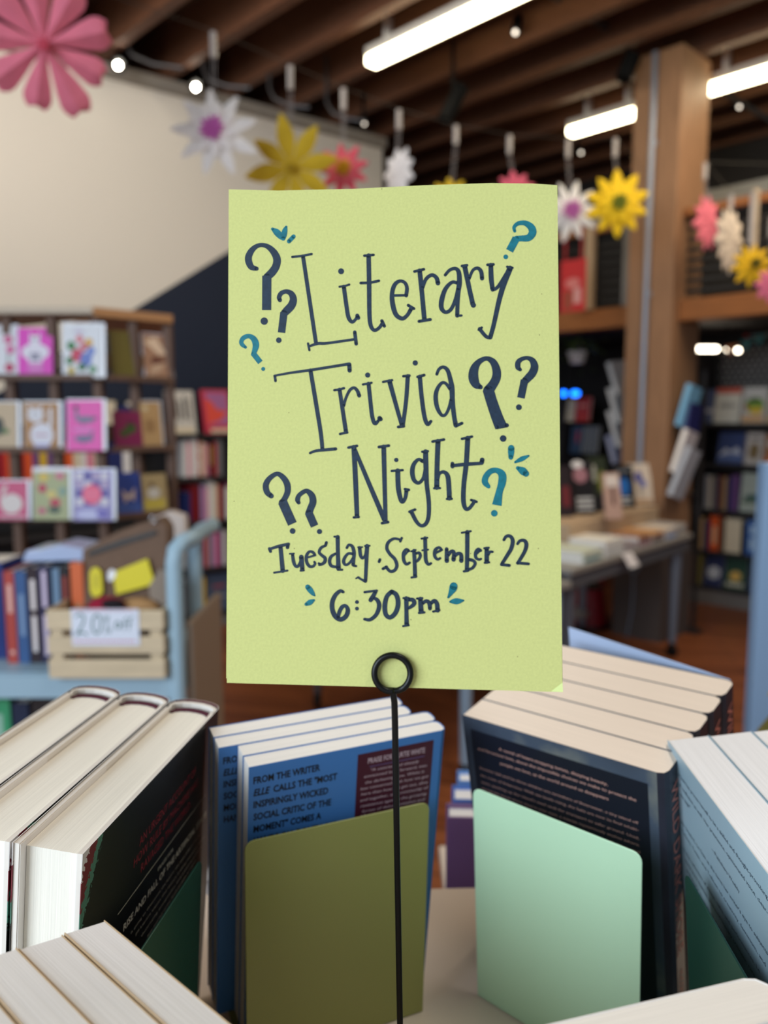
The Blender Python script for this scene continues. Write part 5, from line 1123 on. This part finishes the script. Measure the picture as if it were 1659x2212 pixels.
for i, (px, py, t, wd, T, H, colr, lab) in enumerate(((430, 1900, .0, .2, .16, .032, (24, 32, 110), 'navy-covered book lying flat on the low plinth at its bottom'), (430, 1840, .0, .19, .16, .03, (206, 214, 232), 'pale blue-edged book lying on the navy one'), (430, 1800, .0, .19, .15, .03, (226, 228, 232), 'white book lying on top of the pile behind the black hardcovers'))):
    th = thing('book', lab, 'book', frame((-.335 + .004 * i, .75 + .006 * i, zP2 + i * .0325), .35), 'books lying behind the black hardcovers')
    mb = MB(); mb.box(0, wd, 0, T, 0, .003); mb.box(0, wd, 0, T, H - .003, H); mb.build('cover', cmat(colr, .4), th)
    mb = MB(); mb.box(.003, wd - .003, .003, T - .003, .003, H - .003); mb.build('page_block', M_ppw, th)

th = thing('cloth_pouch', 'olive cloth pouch at the right edge behind the pale blue paperbacks', 'pouch', (.50, .90, zP))
top_ = W(1650, 1512, .93).z - zP
mb = MB(); mb.lathe([(.035, 0), (.048, .02), (.052, top_ * .5), (.05, top_ * .85), (.034, top_ * .93)], seg=22); mb.build('pouch_body', mat('olive_cloth', (150, 138, 70), rough=.9, bump=.5, bscale=60), th, smooth=True)
mb = MB(); mb.lathe([(.034, top_ * .93), (.028, top_ * .95), (.04, top_), (.03, top_)], seg=22); mb.build('gathered_neck', mat('olive_cloth', (150, 138, 70)), th, smooth=True)

# ------------------------------------------------------------------ wire holder and the hand-lettered card
SX = Matrix(((1, 0, 0), (0, 1, 0), (0, 0, 1)))
sc_ = Vector((.00354, .33643, -.00661 + HC)); syaw, slean, sroll = -.0426, -.1713, .0044
MS = frame(sc_, syaw, slean) @ Matrix.Rotation(-sroll, 4, 'Y')
sn = (MS.to_3x3() @ Vector((0, 1, 0))).normalized()
def sp(px, py):
    q = MS.inverted() @ onplane(px, py, sc_, sn); return (q.x, q.z)
def paper_mat():
    m = bpy.data.materials.new('paper_yellow_green'); m.use_nodes = True; nt = m.node_tree; p = nt.nodes['Principled BSDF']; p.inputs['Roughness'].default_value = .85; p.inputs['Specular IOR Level'].default_value = .2
    tc = nt.nodes.new('ShaderNodeTexCoord')
    n = nt.nodes.new('ShaderNodeTexNoise'); n.inputs['Scale'].default_value = 900; n.inputs['Detail'].default_value = 4; nt.links.new(tc.outputs['Object'], n.inputs['Vector'])
    v = nt.nodes.new('ShaderNodeTexVoronoi'); v.inputs['Scale'].default_value = 110; nt.links.new(tc.outputs['Object'], v.inputs['Vector'])
    lt = nt.nodes.new('ShaderNodeMath'); lt.operation = 'LESS_THAN'; lt.inputs[1].default_value = .028; nt.links.new(v.outputs['Distance'], lt.inputs[0])
    mr = nt.nodes.new('ShaderNodeMapRange'); mr.inputs['From Min'].default_value = .3; mr.inputs['From Max'].default_value = .7; mr.inputs['To Min'].default_value = .95; mr.inputs['To Max'].default_value = 1.04; nt.links.new(n.outputs['Fac'], mr.inputs['Value'])
    hv = nt.nodes.new('ShaderNodeHueSaturation'); hv.inputs['Color'].default_value = L((203, 205, 131)); nt.links.new(mr.outputs['Result'], hv.inputs['Value'])
    mx = nt.nodes.new('ShaderNodeMix'); mx.data_type = 'RGBA'; mx.inputs[7].default_value = L((140, 132, 84)); nt.links.new(lt.outputs[0], mx.inputs[0]); nt.links.new(hv.outputs['Color'], mx.inputs[6]); nt.links.new(mx.outputs[2], p.inputs['Base Color'])
    b = nt.nodes.new('ShaderNodeBump'); b.inputs['Strength'].default_value = .35; b.inputs['Distance'].default_value = .0003; nt.links.new(n.outputs['Fac'], b.inputs['Height']); nt.links.new(b.outputs['Normal'], p.inputs['Normal'])
    return m
M_paper = paper_mat()
card_ = thing('sign_card', 'yellow-green folded card hand-lettered for a literary trivia night', 'sign', MS)
def leaf(name, corners, top_mid, y, th):
    """sheet with slightly bowed top edge; corners TL TR BR BL in picture points"""
    n = 12; vs = []; fs = []
    TL, TR, BR, BL_ = [Vector(sp(*c)) for c in corners]; tm = [Vector(sp(*c)) for c in top_mid]
    for j in range(n + 1):
        t = j / n; top = TL.lerp(TR, t)
        for q in tm: pass
        # quadratic-like bow through the mid points
        k = t * (n); seg = [TL] + tm + [TR]; f = t * (len(seg) - 1); a = min(int(f), len(seg) - 2); top = seg[a].lerp(seg[a + 1], f - a)
        bot = BL_.lerp(BR, t)
        for s in (0, 1):
            for i in range(9):
                q = bot.lerp(top, i / 8); vs.append((q.x, y + s * .0003, q.y))
    w_ = 18
    for j in range(n):
        for i in range(8):
            a = j * w_ + i; b = a + w_; fs.append((a, b, b + 1, a + 1)); a += 9; b += 9; fs.append((a + 1, b + 1, b, a))
    for j in range(n):
        a = j * w_; b = a + w_; fs += [(a, a + 9, b + 9, b), (a + 8, b + 8, b + 17, a + 17)]
    for a in (0, n * w_):
        for i in range(8): fs.append((a + i, a + i + 1, a + i + 10, a + i + 9) if a == 0 else (a + i, a + i + 9, a + i + 10, a + i + 1))
    m = MB(); m.add(vs, fs); return m.build(name, M_paper, th)
leaf('front_leaf', [(494, 409), (1204, 400), (1215, 1495), (490, 1475)], [(600, 411.5), (760, 408), (920, 400), (1060, 395.5), (1150, 396.5)], 0, card_)
leaf('back_leaf', [(494, 407), (1203, 401), (1216.5, 1490), (487.5, 1466)], [(600, 412), (760, 410), (920, 402), (1060, 398), (1150, 398)], .0009, card_)
mb = MB(); q = [sp(1190, 1493.5), sp(1216, 1495), sp(1215, 1474)]; mb.add([(x, -.0002, z) for x, z in q], [(0, 1, 2)]); mb.build('turned_corner', mat('paper_pale_fold', (224, 236, 158), rough=.85), card_)
M_ink = mat('marker_navy', (24, 44, 64), rough=.6, noise=.25, nscale=500); M_teal = mat('marker_teal', (4, 108, 122), rough=.6, noise=.22, nscale=400)
CR = dict(c1=(500, 460, 4.608), c2=(700, 460, 3.318), c3=(580, 750, 5.184), c4=(860, 740, 4.879), c5=(540, 920, 5.184), c6=(830, 920, 4.484), c7=(560, 1130, 5.352), c8=(820, 1130, 4.608))
STROKES = []   # (crop, ink, flat ends, points)
def S_(c, ink, w_, *pts, flat=False):
    STROKES.append((c, ink, flat, [(p[0], p[1], p[2] if len(p) > 2 else w_) for p in pts]))
def D_(c, ink, x, y, r): STROKES.append((c, ink, None, [(x, y, r)]))
N, T_ = 0, 1
# question marks and letters of "Literary"
S_('c1', N, 0, (250, 555, 42), (195, 535, 62), (168, 460, 70), (190, 390, 62), (240, 338, 48), (300, 319, 42), (365, 338, 52), (422, 392, 68), (453, 460, 77), (443, 530, 78), (405, 590, 80), (352, 640, 76))
S_('c1', N, 92, (352, 625), (350, 968), flat=True); D_('c1', N, 326, 1077, 37)
S_('c1', N, 0, (482, 868, 42), (474, 840, 46), (495, 800, 46), (545, 782, 44), (595, 805, 60), (616, 860, 72), (598, 920, 80), (555, 968, 80), (522, 1000, 70)); S_('c1', N, 74, (522, 990), (498, 1192), flat=True); D_('c1', N, 471, 1267, 28)
S_('c1', T_, 0, (140, 1337, 30), (108, 1312, 42), (98, 1280, 44), (122, 1242, 46), (175, 1226, 46), (223, 1256, 60), (243, 1310, 66), (234, 1362, 56), (215, 1408, 42)); S_('c1', T_, 56, (214, 1395), (288, 1488), flat=True); D_('c1', T_, 316, 1553, 20)
S_('c1', T_, 0, (408, 160, 30), (450, 192, 66), (495, 238, 58), (522, 262, 22)); S_('c1', T_, 0, (545, 138, 24), (532, 175, 52), (522, 220, 58), (515, 255, 44)); S_('c1', T_, 42, (618, 235), (572, 283))
S_('c1', N, 24, (605, 438), (700, 428), (798, 409)); S_('c1', N, 40, (712, 432), (842, 1300)); S_('c1', N, 0, (772, 1328, 24), (860, 1300, 30), (950, 1297, 28), (1225, 1258, 26)); S_('c1', N, 24, (762, 1300), (776, 1366)); S_('c1', N, 36, (1227, 1187), (1241, 1303))
D_('c1', N, 1091, 581, 30); S_('c1', N, 22, (1075, 735), (1130, 726), (1173, 713)); S_('c1', N, 0, (1118, 735, 42), (1145, 930, 42), (1165, 1040, 42), (1200, 1085, 36), (1235, 1060, 30), (1253, 1030, 40)); S_('c1', N, 40, (1252, 1022), (1262, 1045))
S_('c1', N, 26, (1322, 426), (1414, 418)); S_('c1', N, 0, (1365, 425, 46), (1370, 700, 46), (1373, 1000, 44), (1386, 1120, 42), (1420, 1167, 36), (1465, 1148, 34), (1502, 1100, 36)); S_('c1', N, 34, (1497, 1075), (1521, 1126)); S_('c1', N, 27, (1286, 698), (1375, 694), (1467, 676))
S_('c2', N, 19, (495, 592), (588, 590)); S_('c2', N, 0, (588, 592, 28), (594, 540, 27), (580, 502, 25), (545, 488, 24), (508, 512, 30), (488, 572, 32), (491, 650, 36), (515, 728, 34), (560, 757, 30), (596, 733, 27), (622, 690, 30)); S_('c2', N, 22, (603, 662), (643, 686))
S_('c2', N, 20, (648, 420), (715, 404)); S_('c2', N, 34, (685, 415), (700, 560), (719, 765)); S_('c2', N, 22, (680, 777), (762, 764)); S_('c2', N, 0, (705, 538, 26), (730, 475, 26), (772, 445, 27), (805, 465, 30), (816, 503, 34))
S_('c2', N, 0, (868, 445, 22), (900, 410, 23), (940, 399, 26), (965, 425, 33), (970, 500, 37), (962, 560, 34), (957, 640, 30), (954, 736, 30)); S_('c2', N, 17, (954, 738), (985, 735)); S_('c2', N, 0, (955, 502, 26), (915, 498, 25), (870, 545, 31), (844, 620, 36), (841, 680, 34), (870, 712, 27), (910, 690, 27), (942, 620, 27), (962, 540, 30))
S_('c2', N, 20, (988, 381), (1024, 375)); S_('c2', N, 0, (1008, 385, 36), (1040, 540, 34), (1066, 655, 36)); D_('c2', N, 1070, 661, 19); S_('c2', N, 0, (1040, 470, 22), (1066, 412, 22), (1100, 396, 25), (1125, 420, 30), (1132, 470, 30))
S_('c2', N, 20, (1171, 372), (1214, 369)); S_('c2', N, 0, (1195, 375, 34), (1198, 470, 36), (1207, 545, 32)); S_('c2', N, 0, (1207, 553, 24), (1250, 525, 26), (1330, 405, 36)); S_('c2', N, 0, (1332, 398, 42), (1290, 505, 40), (1256, 620, 36), (1216, 800, 32), (1192, 888, 32)); S_('c2', N, 0, (1192, 893, 28), (1160, 885, 27), (1115, 832, 28)); S_('c2', N, 18, (1108, 838), (1130, 822)); S_('c2', N, 18, (1312, 386), (1350, 394))
S_('c2', T_, 0, (1366, 130, 22), (1362, 102, 25), (1390, 76, 30), (1440, 73, 38), (1483, 102, 52), (1494, 142, 56), (1465, 178, 50), (1412, 183, 42), (1378, 184, 40)); S_('c2', T_, 55, (1378, 180), (1329, 272), flat=True); D_('c2', T_, 1302, 315, 17)
# "Trivia" and its question marks
S_('c3', N, 0, (65, 320, 24), (250, 287, 28), (460, 258, 32), (700, 220, 32), (900, 188, 34)); S_('c3', N, 30, (70, 322), (78, 378)); S_('c3', N, 48, (904, 194), (908, 262)); S_('c3', N, 0, (470, 260, 46), (530, 620, 48), (585, 960, 46), (603, 1140, 44)); S_('c3', N, 0, (465, 1185, 28), (530, 1161, 32), (620, 1151, 36), (752, 1139, 36))
S_('c3', N, 28, (737, 482), (790, 474), (845, 459)); S_('c3', N, 0, (795, 475, 44), (822, 650, 46), (866, 940, 48)); S_('c3', N, 28, (800, 972), (882, 955)); S_('c3', N, 0, (842, 655, 34), (866, 570, 32), (910, 482, 34), (958, 455, 35), (995, 490, 40), (1015, 543, 44))
D_('c3', N, 1110, 312, 29); S_('c3', N, 26, (1057, 418), (1154, 399)); S_('c3', N, 0, (1120, 410, 46), (1140, 600, 46), (1160, 770, 46), (1190, 855, 44), (1230, 822, 34)); S_('c3', N, 52, (1244, 795), (1253, 806))
S_('c3', N, 27, (1282, 389), (1384, 369)); S_('c3', N, 0, (1355, 385, 54), (1420, 620, 48), (1490, 870, 44)); S_('c3', N, 30, (1510, 325), (1578, 318)); S_('c3', N, 0, (1559, 325, 48), (1540, 600, 46), (1505, 870, 44)); S_('c3', N, 32, (1452, 893), (1515, 885))
D_('c4', N, 180, 215, 28); S_('c4', N, 30, (205, 362), (274, 343)); S_('c4', N, 0, (228, 360, 46), (246, 560, 46), (275, 770, 46), (308, 860, 42), (345, 830, 32))
S_('c4', N, 0, (407, 333, 32), (430, 282, 33), (475, 258, 36), (520, 292, 44), (548, 380, 48), (566, 480, 56), (572, 620, 52), (590, 780, 48), (608, 872, 50)); S_('c4', N, 32, (608, 880), (672, 850)); S_('c4', N, 0, (548, 490, 38), (500, 430, 33), (457, 428, 34), (412, 490, 42), (395, 572, 48), (410, 680, 46), (455, 762, 36), (500, 758, 32), (538, 680, 34), (556, 600, 32))
S_('c4', N, 0, (868, 470, 48), (820, 440, 88), (793, 370, 106), (802, 280, 92), (850, 205, 62), (930, 168, 48), (1000, 205, 72), (1036, 290, 88), (1034, 370, 94), (1000, 440, 96), (950, 508, 112)); S_('c4', N, 0, (948, 495, 118), (985, 620, 118), (1040, 780, 124), (1085, 890, 130), flat=True); S_('c4', N, 44, (1040, 892), (1145, 872)); D_('c4', N, 1106, 1011, 35)
S_('c4', N, 0, (1285, 285, 38), (1262, 260, 56), (1264, 210, 56), (1300, 176, 46), (1360, 162, 42), (1415, 192, 66), (1437, 255, 82), (1415, 320, 86), (1372, 370, 82), (1332, 410, 76)); S_('c4', N, 80, (1332, 395), (1293, 584), flat=True); D_('c4', N, 1272, 682, 31)
# "Night"
S_('c5', N, 30, (1102, 243), (1198, 223)); S_('c5', N, 0, (1163, 240, 55), (1181, 600, 56), (1198, 1010, 52)); S_('c5', N, 28, (1162, 1025), (1218, 1020)); S_('c5', N, 0, (1172, 260, 42), (1330, 640, 50), (1505, 1050, 56)); S_('c5', N, 32, (1443, 237), (1554, 221)); S_('c5', N, 0, (1497, 235, 54), (1507, 650, 50), (1518, 1075, 46)); S_('c5', N, 32, (1478, 1089), (1546, 1077))
S_('c5', N, 0, (238, 785, 56), (190, 740, 66), (178, 660, 68), (220, 587, 58), (300, 537, 50), (365, 572, 62), (415, 650, 72), (420, 740, 68), (385, 820, 64), (362, 860, 82)); S_('c5', N, 104, (364, 850), (474, 1097), flat=True); D_('c5', N, 477, 1177, 32)
S_('c5', N, 0, (545, 860, 42), (532, 825, 56), (555, 772, 50), (630, 728, 52), (690, 777, 72), (705, 850, 78), (680, 920, 77), (658, 980, 80)); S_('c5', N, 88, (656, 970), (723, 1122), flat=True); D_('c5', N, 778, 1183, 29)
D_('c6', N, 116, 330, 21); S_('c6', N, 24, (72, 437), (178, 428)); S_('c6', N, 0, (130, 435, 48), (136, 600, 48), (160, 715, 44), (182, 733, 36), (205, 690, 36), (215, 625, 40)); S_('c6', N, 26, (200, 612), (238, 620))
S_('c6', N, 24, (368, 251), (422, 245)); S_('c6', N, 0, (400, 250, 48), (402, 350, 50), (411, 560, 44), (431, 740, 42), (428, 880, 40), (400, 950, 38), (355, 966, 34), (310, 925, 37), (262, 832, 40)); S_('c6', N, 26, (243, 832), (298, 810)); S_('c6', N, 0, (372, 342, 38), (330, 326, 32), (287, 370, 40), (271, 440, 46), (286, 520, 42), (330, 553, 34), (375, 510, 32), (395, 420, 30))
S_('c6', N, 26, (467, 152), (578, 132)); S_('c6', N, 0, (520, 150, 50), (511, 400, 48), (508, 595, 50)); S_('c6', N, 22, (482, 605), (540, 603)); S_('c6', N, 0, (517, 530, 28), (535, 462, 30), (580, 448, 36), (615, 490, 46), (626, 600, 48), (630, 700, 48)); S_('c6', N, 24, (607, 708), (653, 706))
S_('c6', N, 26, (752, 126), (848, 104)); S_('c6', N, 0, (808, 120, 50), (795, 350, 48), (771, 560, 46), (766, 720, 46), (785, 798, 40), (820, 800, 35), (858, 755, 34), (870, 728, 34)); S_('c6', N, 26, (842, 718), (893, 735)); S_('c6', N, 0, (655, 386, 32), (780, 373, 36), (945, 362, 32)); S_('c6', N, 36, (660, 365), (660, 395)); S_('c6', N, 44, (943, 355), (948, 328))
S_('c6', T_, 0, (1010, 588, 40), (975, 545, 60), (985, 490, 58), (1030, 440, 55), (1090, 432, 52), (1140, 472, 76), (1140, 550, 76), (1114, 640, 68), (1090, 768, 94), flat=True); D_('c6', T_, 1010, 588, 18); D_('c6', T_, 1065, 846, 32)
S_('c6', T_, 0, (1229, 215, 62), (1228, 260, 60), (1225, 305, 46)); S_('c6', T_, 0, (1268, 352, 22), (1335, 318, 46), (1398, 290, 18)); S_('c6', T_, 0, (1292, 408, 36), (1338, 435, 74), (1372, 462, 62))
# "Tuesday, September 22"
S_('c7', N, 0, (120, 300, 30), (230, 266, 36), (338, 242, 36)); S_('c7', N, 34, (117, 295), (130, 328)); S_('c7', N, 40, (333, 245), (326, 282)); S_('c7', N, 0, (245, 270, 48), (271, 550, 52)); S_('c7', N, 24, (172, 573), (325, 549))
S_('c7', N, 19, (352, 355), (400, 351)); S_('c7', N, 0, (385, 362, 36), (395, 440, 40), (416, 492, 37), (445, 500, 35), (475, 450, 34), (486, 400, 42)); S_('c7', N, 0, (486, 392, 54), (498, 535, 50)); S_('c7', N, 24, (478, 550), (514, 546))
S_('c7', N, 24, (562, 396), (645, 372)); S_('c7', N, 0, (644, 370, 30), (620, 337, 34), (577, 332, 32), (545, 380, 37), (548, 450, 38), (580, 498, 37), (620, 500, 33), (645, 470, 30), (637, 448, 26))
S_('c7', N, 34, (776, 224), (766, 256)); S_('c7', N, 0, (763, 262, 28), (715, 284, 34), (692, 335, 34), (720, 370, 36), (760, 405, 40), (755, 450, 40), (720, 476, 32), (692, 485, 24)); S_('c7', N, 28, (688, 466), (715, 476))
S_('c7', N, 0, (885, 352, 28), (832, 385, 36), (812, 440, 40), (832, 493, 37), (890, 507, 34)); S_('c7', N, 0, (906, 160, 48), (909, 350, 46), (915, 520, 56)); S_('c7', N, 24, (868, 157), (914, 156)); S_('c7', N, 26, (908, 538), (958, 538))
S_('c7', N, 0, (1012, 286, 30), (1035, 252, 31), (1075, 270, 38), (1095, 340, 42), (1090, 420, 40), (1085, 480, 40)); S_('c7', N, 28, (1085, 490), (1118, 496)); S_('c7', N, 0, (1088, 358, 34), (1030, 352, 31), (987, 400, 36), (975, 450, 38), (1000, 483, 31), (1045, 458, 30), (1085, 400, 28))
S_('c7', N, 20, (1142, 279), (1190, 277)); S_('c7', N, 0, (1160, 285, 42), (1170, 370, 40), (1192, 405, 32), (1225, 372, 32), (1240, 300, 36)); S_('c7', N, 0, (1246, 265, 50), (1240, 400, 44), (1228, 668, 40)); S_('c7', N, 22, (1222, 264), (1275, 261)); S_('c7', N, 0, (1226, 675, 32), (1180, 650, 27), (1142, 627, 27)); S_('c7', N, 18, (1118, 640), (1152, 623))
S_('c7', N, 33, (1394, 422), (1385, 446)); S_('c7', T_, 0, (560, 738, 58), (590, 775, 64), (622, 818, 44), (640, 838, 20)); S_('c7', T_, 0, (542, 938, 40), (588, 915, 62), (632, 890, 26))
S_('c7', N, 0, (970, 796, 34), (935, 785, 42), (880, 832, 48), (845, 910, 54), (845, 1000, 55), (880, 1078, 57), (940, 1113, 54), (1000, 1078, 54), (1024, 1010, 52), (1000, 957, 40), (957, 970, 46), (925, 1030, 46), (912, 1088, 40)); D_('c7', N, 1129, 912, 22); D_('c7', N, 1129, 988, 22)
S_('c7', N, 28, (1217, 798), (1358, 780)); S_('c7', N, 0, (1345, 792, 42), (1312, 850, 50), (1287, 890, 50)); S_('c7', N, 0, (1318, 862, 36), (1366, 892, 46), (1386, 960, 52), (1352, 1056, 46), (1282, 1115, 41), (1218, 1110, 34))
S_('c8', N, 0, (120, 682, 44), (72, 730, 44), (51, 820, 48), (61, 908, 45), (106, 938, 44), (160, 888, 47), (184, 800, 48), (166, 715, 46), (120, 682, 44))
S_('c8', N, 24, (220, 148), (205, 182)); S_('c8', N, 0, (202, 164, 24), (142, 155, 27), (87, 190, 32), (71, 250, 33), (102, 308, 33), (150, 358, 34), (171, 420, 34), (150, 468, 32), (106, 480, 31), (67, 442, 30)); S_('c8', N, 28, (33, 455), (68, 434))
S_('c8', N, 20, (245, 322), (288, 273)); S_('c8', N, 0, (290, 276, 27), (265, 260, 26), (238, 300, 34), (240, 370, 34), (265, 408, 30), (298, 394, 25))
S_('c8', N, 18, (314, 281), (358, 267)); S_('c8', N, 0, (342, 275, 38), (348, 400, 38), (352, 528, 40)); S_('c8', N, 22, (317, 541), (364, 533)); S_('c8', N, 0, (357, 303, 24), (393, 296, 30), (404, 330, 31), (382, 368, 29), (357, 386, 24))
S_('c8', N, 20, (416, 155), (474, 145)); S_('c8', N, 0, (452, 150, 38), (455, 280, 37), (460, 370, 37), (483, 409, 31), (511, 400, 24)); S_('c8', N, 18, (424, 271), (482, 264))
S_('c8', N, 24, (552, 300), (618, 266)); S_('c8', N, 0, (616, 266, 28), (590, 242, 27), (552, 270, 34), (548, 328, 33), (575, 360, 28), (602, 349, 23))
S_('c8', N, 0, (666, 258, 36), (668, 375, 44)); S_('c8', N, 0, (680, 322, 32), (712, 282, 35), (738, 290, 36), (735, 362, 44)); S_('c8', N, 0, (745, 330, 32), (780, 302, 35), (810, 315, 38), (812, 374, 44))
S_('c8', N, 20, (817, 96), (907, 80)); S_('c8', N, 0, (872, 90, 44), (871, 300, 42), (867, 465, 40)); S_('c8', N, 24, (838, 480), (880, 474)); S_('c8', N, 0, (880, 362, 34), (928, 372, 32), (950, 402, 31), (925, 445, 30), (880, 464, 28))
S_('c8', N, 22, (958, 310), (1004, 268)); S_('c8', N, 0, (1004, 272, 30), (980, 257, 27), (956, 290, 33), (956, 340, 31), (985, 362, 26), (1008, 356, 23)); S_('c8', N, 22, (1041, 251), (1084, 245)); S_('c8', N, 0, (1065, 255, 42), (1065, 383, 46)); S_('c8', N, 22, (1046, 395), (1089, 390)); S_('c8', N, 0, (1078, 320, 26), (1096, 288, 27), (1123, 286, 24))
S_('c8', N, 0, (1236, 166, 28), (1260, 132, 31), (1300, 132, 35), (1324, 175, 40), (1310, 250, 40), (1270, 320, 37), (1216, 405, 33)); S_('c8', N, 30, (1212, 413), (1290, 421)); S_('c8', N, 0, (1372, 206, 27), (1396, 176, 30), (1440, 174, 36), (1460, 215, 40), (1440, 288, 37), (1374, 398, 33)); S_('c8', N, 29, (1370, 397), (1480, 405))
S_('c8', N, 22, (237, 746), (290, 745)); S_('c8', N, 0, (265, 750, 46), (266, 880, 40), (268, 1008, 46)); S_('c8', N, 22, (234, 1025), (288, 1016)); S_('c8', N, 0, (287, 762, 36), (330, 765, 42), (344, 800, 42), (310, 833, 34), (277, 850, 28))
S_('c8', N, 22, (372, 751), (424, 746)); S_('c8', N, 0, (405, 755, 46), (412, 875, 50)); S_('c8', N, 24, (392, 893), (444, 888)); S_('c8', N, 0, (425, 800, 34), (463, 775, 36), (494, 797, 44), (500, 850, 38)); S_('c8', N, 0, (508, 800, 36), (545, 772, 38), (570, 805, 44), (576, 868, 46)); S_('c8', N, 22, (532, 880), (594, 866))
S_('c8', T_, 0, (682, 740, 20), (705, 700, 44), (728, 655, 76), (736, 628, 78)); S_('c8', T_, 0, (702, 782, 22), (735, 779, 52), (775, 777, 60), (832, 770, 20))
kk = 0; clusters = []
LINE = dict(c1='word_one', c2='word_one', c3='word_two', c4='word_two', c5='word_three', c6='word_three', c7='date', c8='date')
for c, ink, flat, pts in STROKES:
    ox, oy, scl = CR[c]; P = [(ox + x / scl, oy + y / scl, wd / scl) for x, y, wd in pts]; kk += 1
    if flat is None: polys = [[(P[0][0] + P[0][2] * math.cos(2 * math.pi * i / 18), P[0][1] + P[0][2] * math.sin(2 * math.pi * i / 18)) for i in range(18)]]
    else: polys = ribbon(smooth_pts(P), flat)
    cx = sum(p[0] for p in P) / len(P); cy = sum(p[1] for p in P) / len(P)
    key = None
    if ink == T_:
        for cl in clusters:
            if cl[0] == T_ and min(math.hypot(cx - a, cy - b) for a, b in cl[2]) < 62: key = cl; break
    else:
        nm = LINE[c]
        if c in ('c7', 'c8') and cy > 1266: nm = 'time'
        for cl in clusters:
            if cl[0] == N and cl[1] == nm: key = cl; break
    if key is None: key = [ink, LINE[c] if ink == N else None, [], MB()]; clusters.append(key); 
    if ink == N and c in ('c7', 'c8') and cy > 1266 and key[1] != 'time': key[1] = 'time'
    key[2].append((cx, cy)); yy = -.00006 - kk * 6e-7
    for p in polys:
        q = [sp(*v) for v in p]
        key[3].add([Vector((x, yy, z)) for x, z in q], [list(range(len(q)))], 0)
for cl in clusters: cl[3].build('hand_lettering' if cl[0] == N else 'teal_doodle', M_ink if cl[0] == N else M_teal, card_)
# wire holder: coil and stem
hd = thing('wire_card_holder', 'black wire stand with a coil gripping the yellow-green card', 'card holder', (.0098, .33, ZD))
Hi = Matrix.Translation((-.0098, -.33, -ZD))
def loc(p): return Vector(p) - Vector((.0098, .33, ZD))
cen = Vector(sp(848, 1453)); rad = .0075; wr = .00137
coil = []
for k in range(40):
    a = -math.pi / 2 + .12 + (2 * math.pi - .1) * k / 39
    coil.append(loc(MS @ Vector((cen.x + rad * math.cos(a), -.0022 + (.0008 if k < 3 else 0), cen.y + rad * math.sin(a)))))
mb = MB(); mb.tube(coil, wr, 12); mb.build('coil', M_black, hd, smooth=True)
back = [loc(MS @ Vector((cen.x + rad * math.cos(-math.pi/2 + 2*math.pi*k/39), .0036, cen.y + rad * math.sin(-math.pi/2 + 2*math.pi*k/39)))) for k in range(40)]
mb = MB(); mb.tube(back, wr, 12); mb.build('rear_coil', M_black, hd, smooth=True)
b0 = MS @ Vector((cen.x - .0005, -.0022, cen.y - rad)); 
stem = [coil[-1], loc(b0 + Vector((.0006, .0008, -.0012))), loc(b0 + Vector((.0010, .0020, -.004))), loc(b0 + Vector((.0012, .0032, -.010)))]
mb = MB(); mb.tube([coil[-1], loc(b0 + Vector((.0009, .0002, -.0011))), loc(b0 + Vector((.0014, .0010, -.005))), loc(b0 + Vector((.0016, .0016, -.012))), Vector((0, 0, .004))], wr, 12); mb.build('stem', M_black, hd, smooth=True)
mb = MB(); mb.lathe([(.03, 0.0006), (.03, .004), (.028, .005), (.004, .006)], seg=28); mb.build('base_disc', M_black, hd, smooth=True)
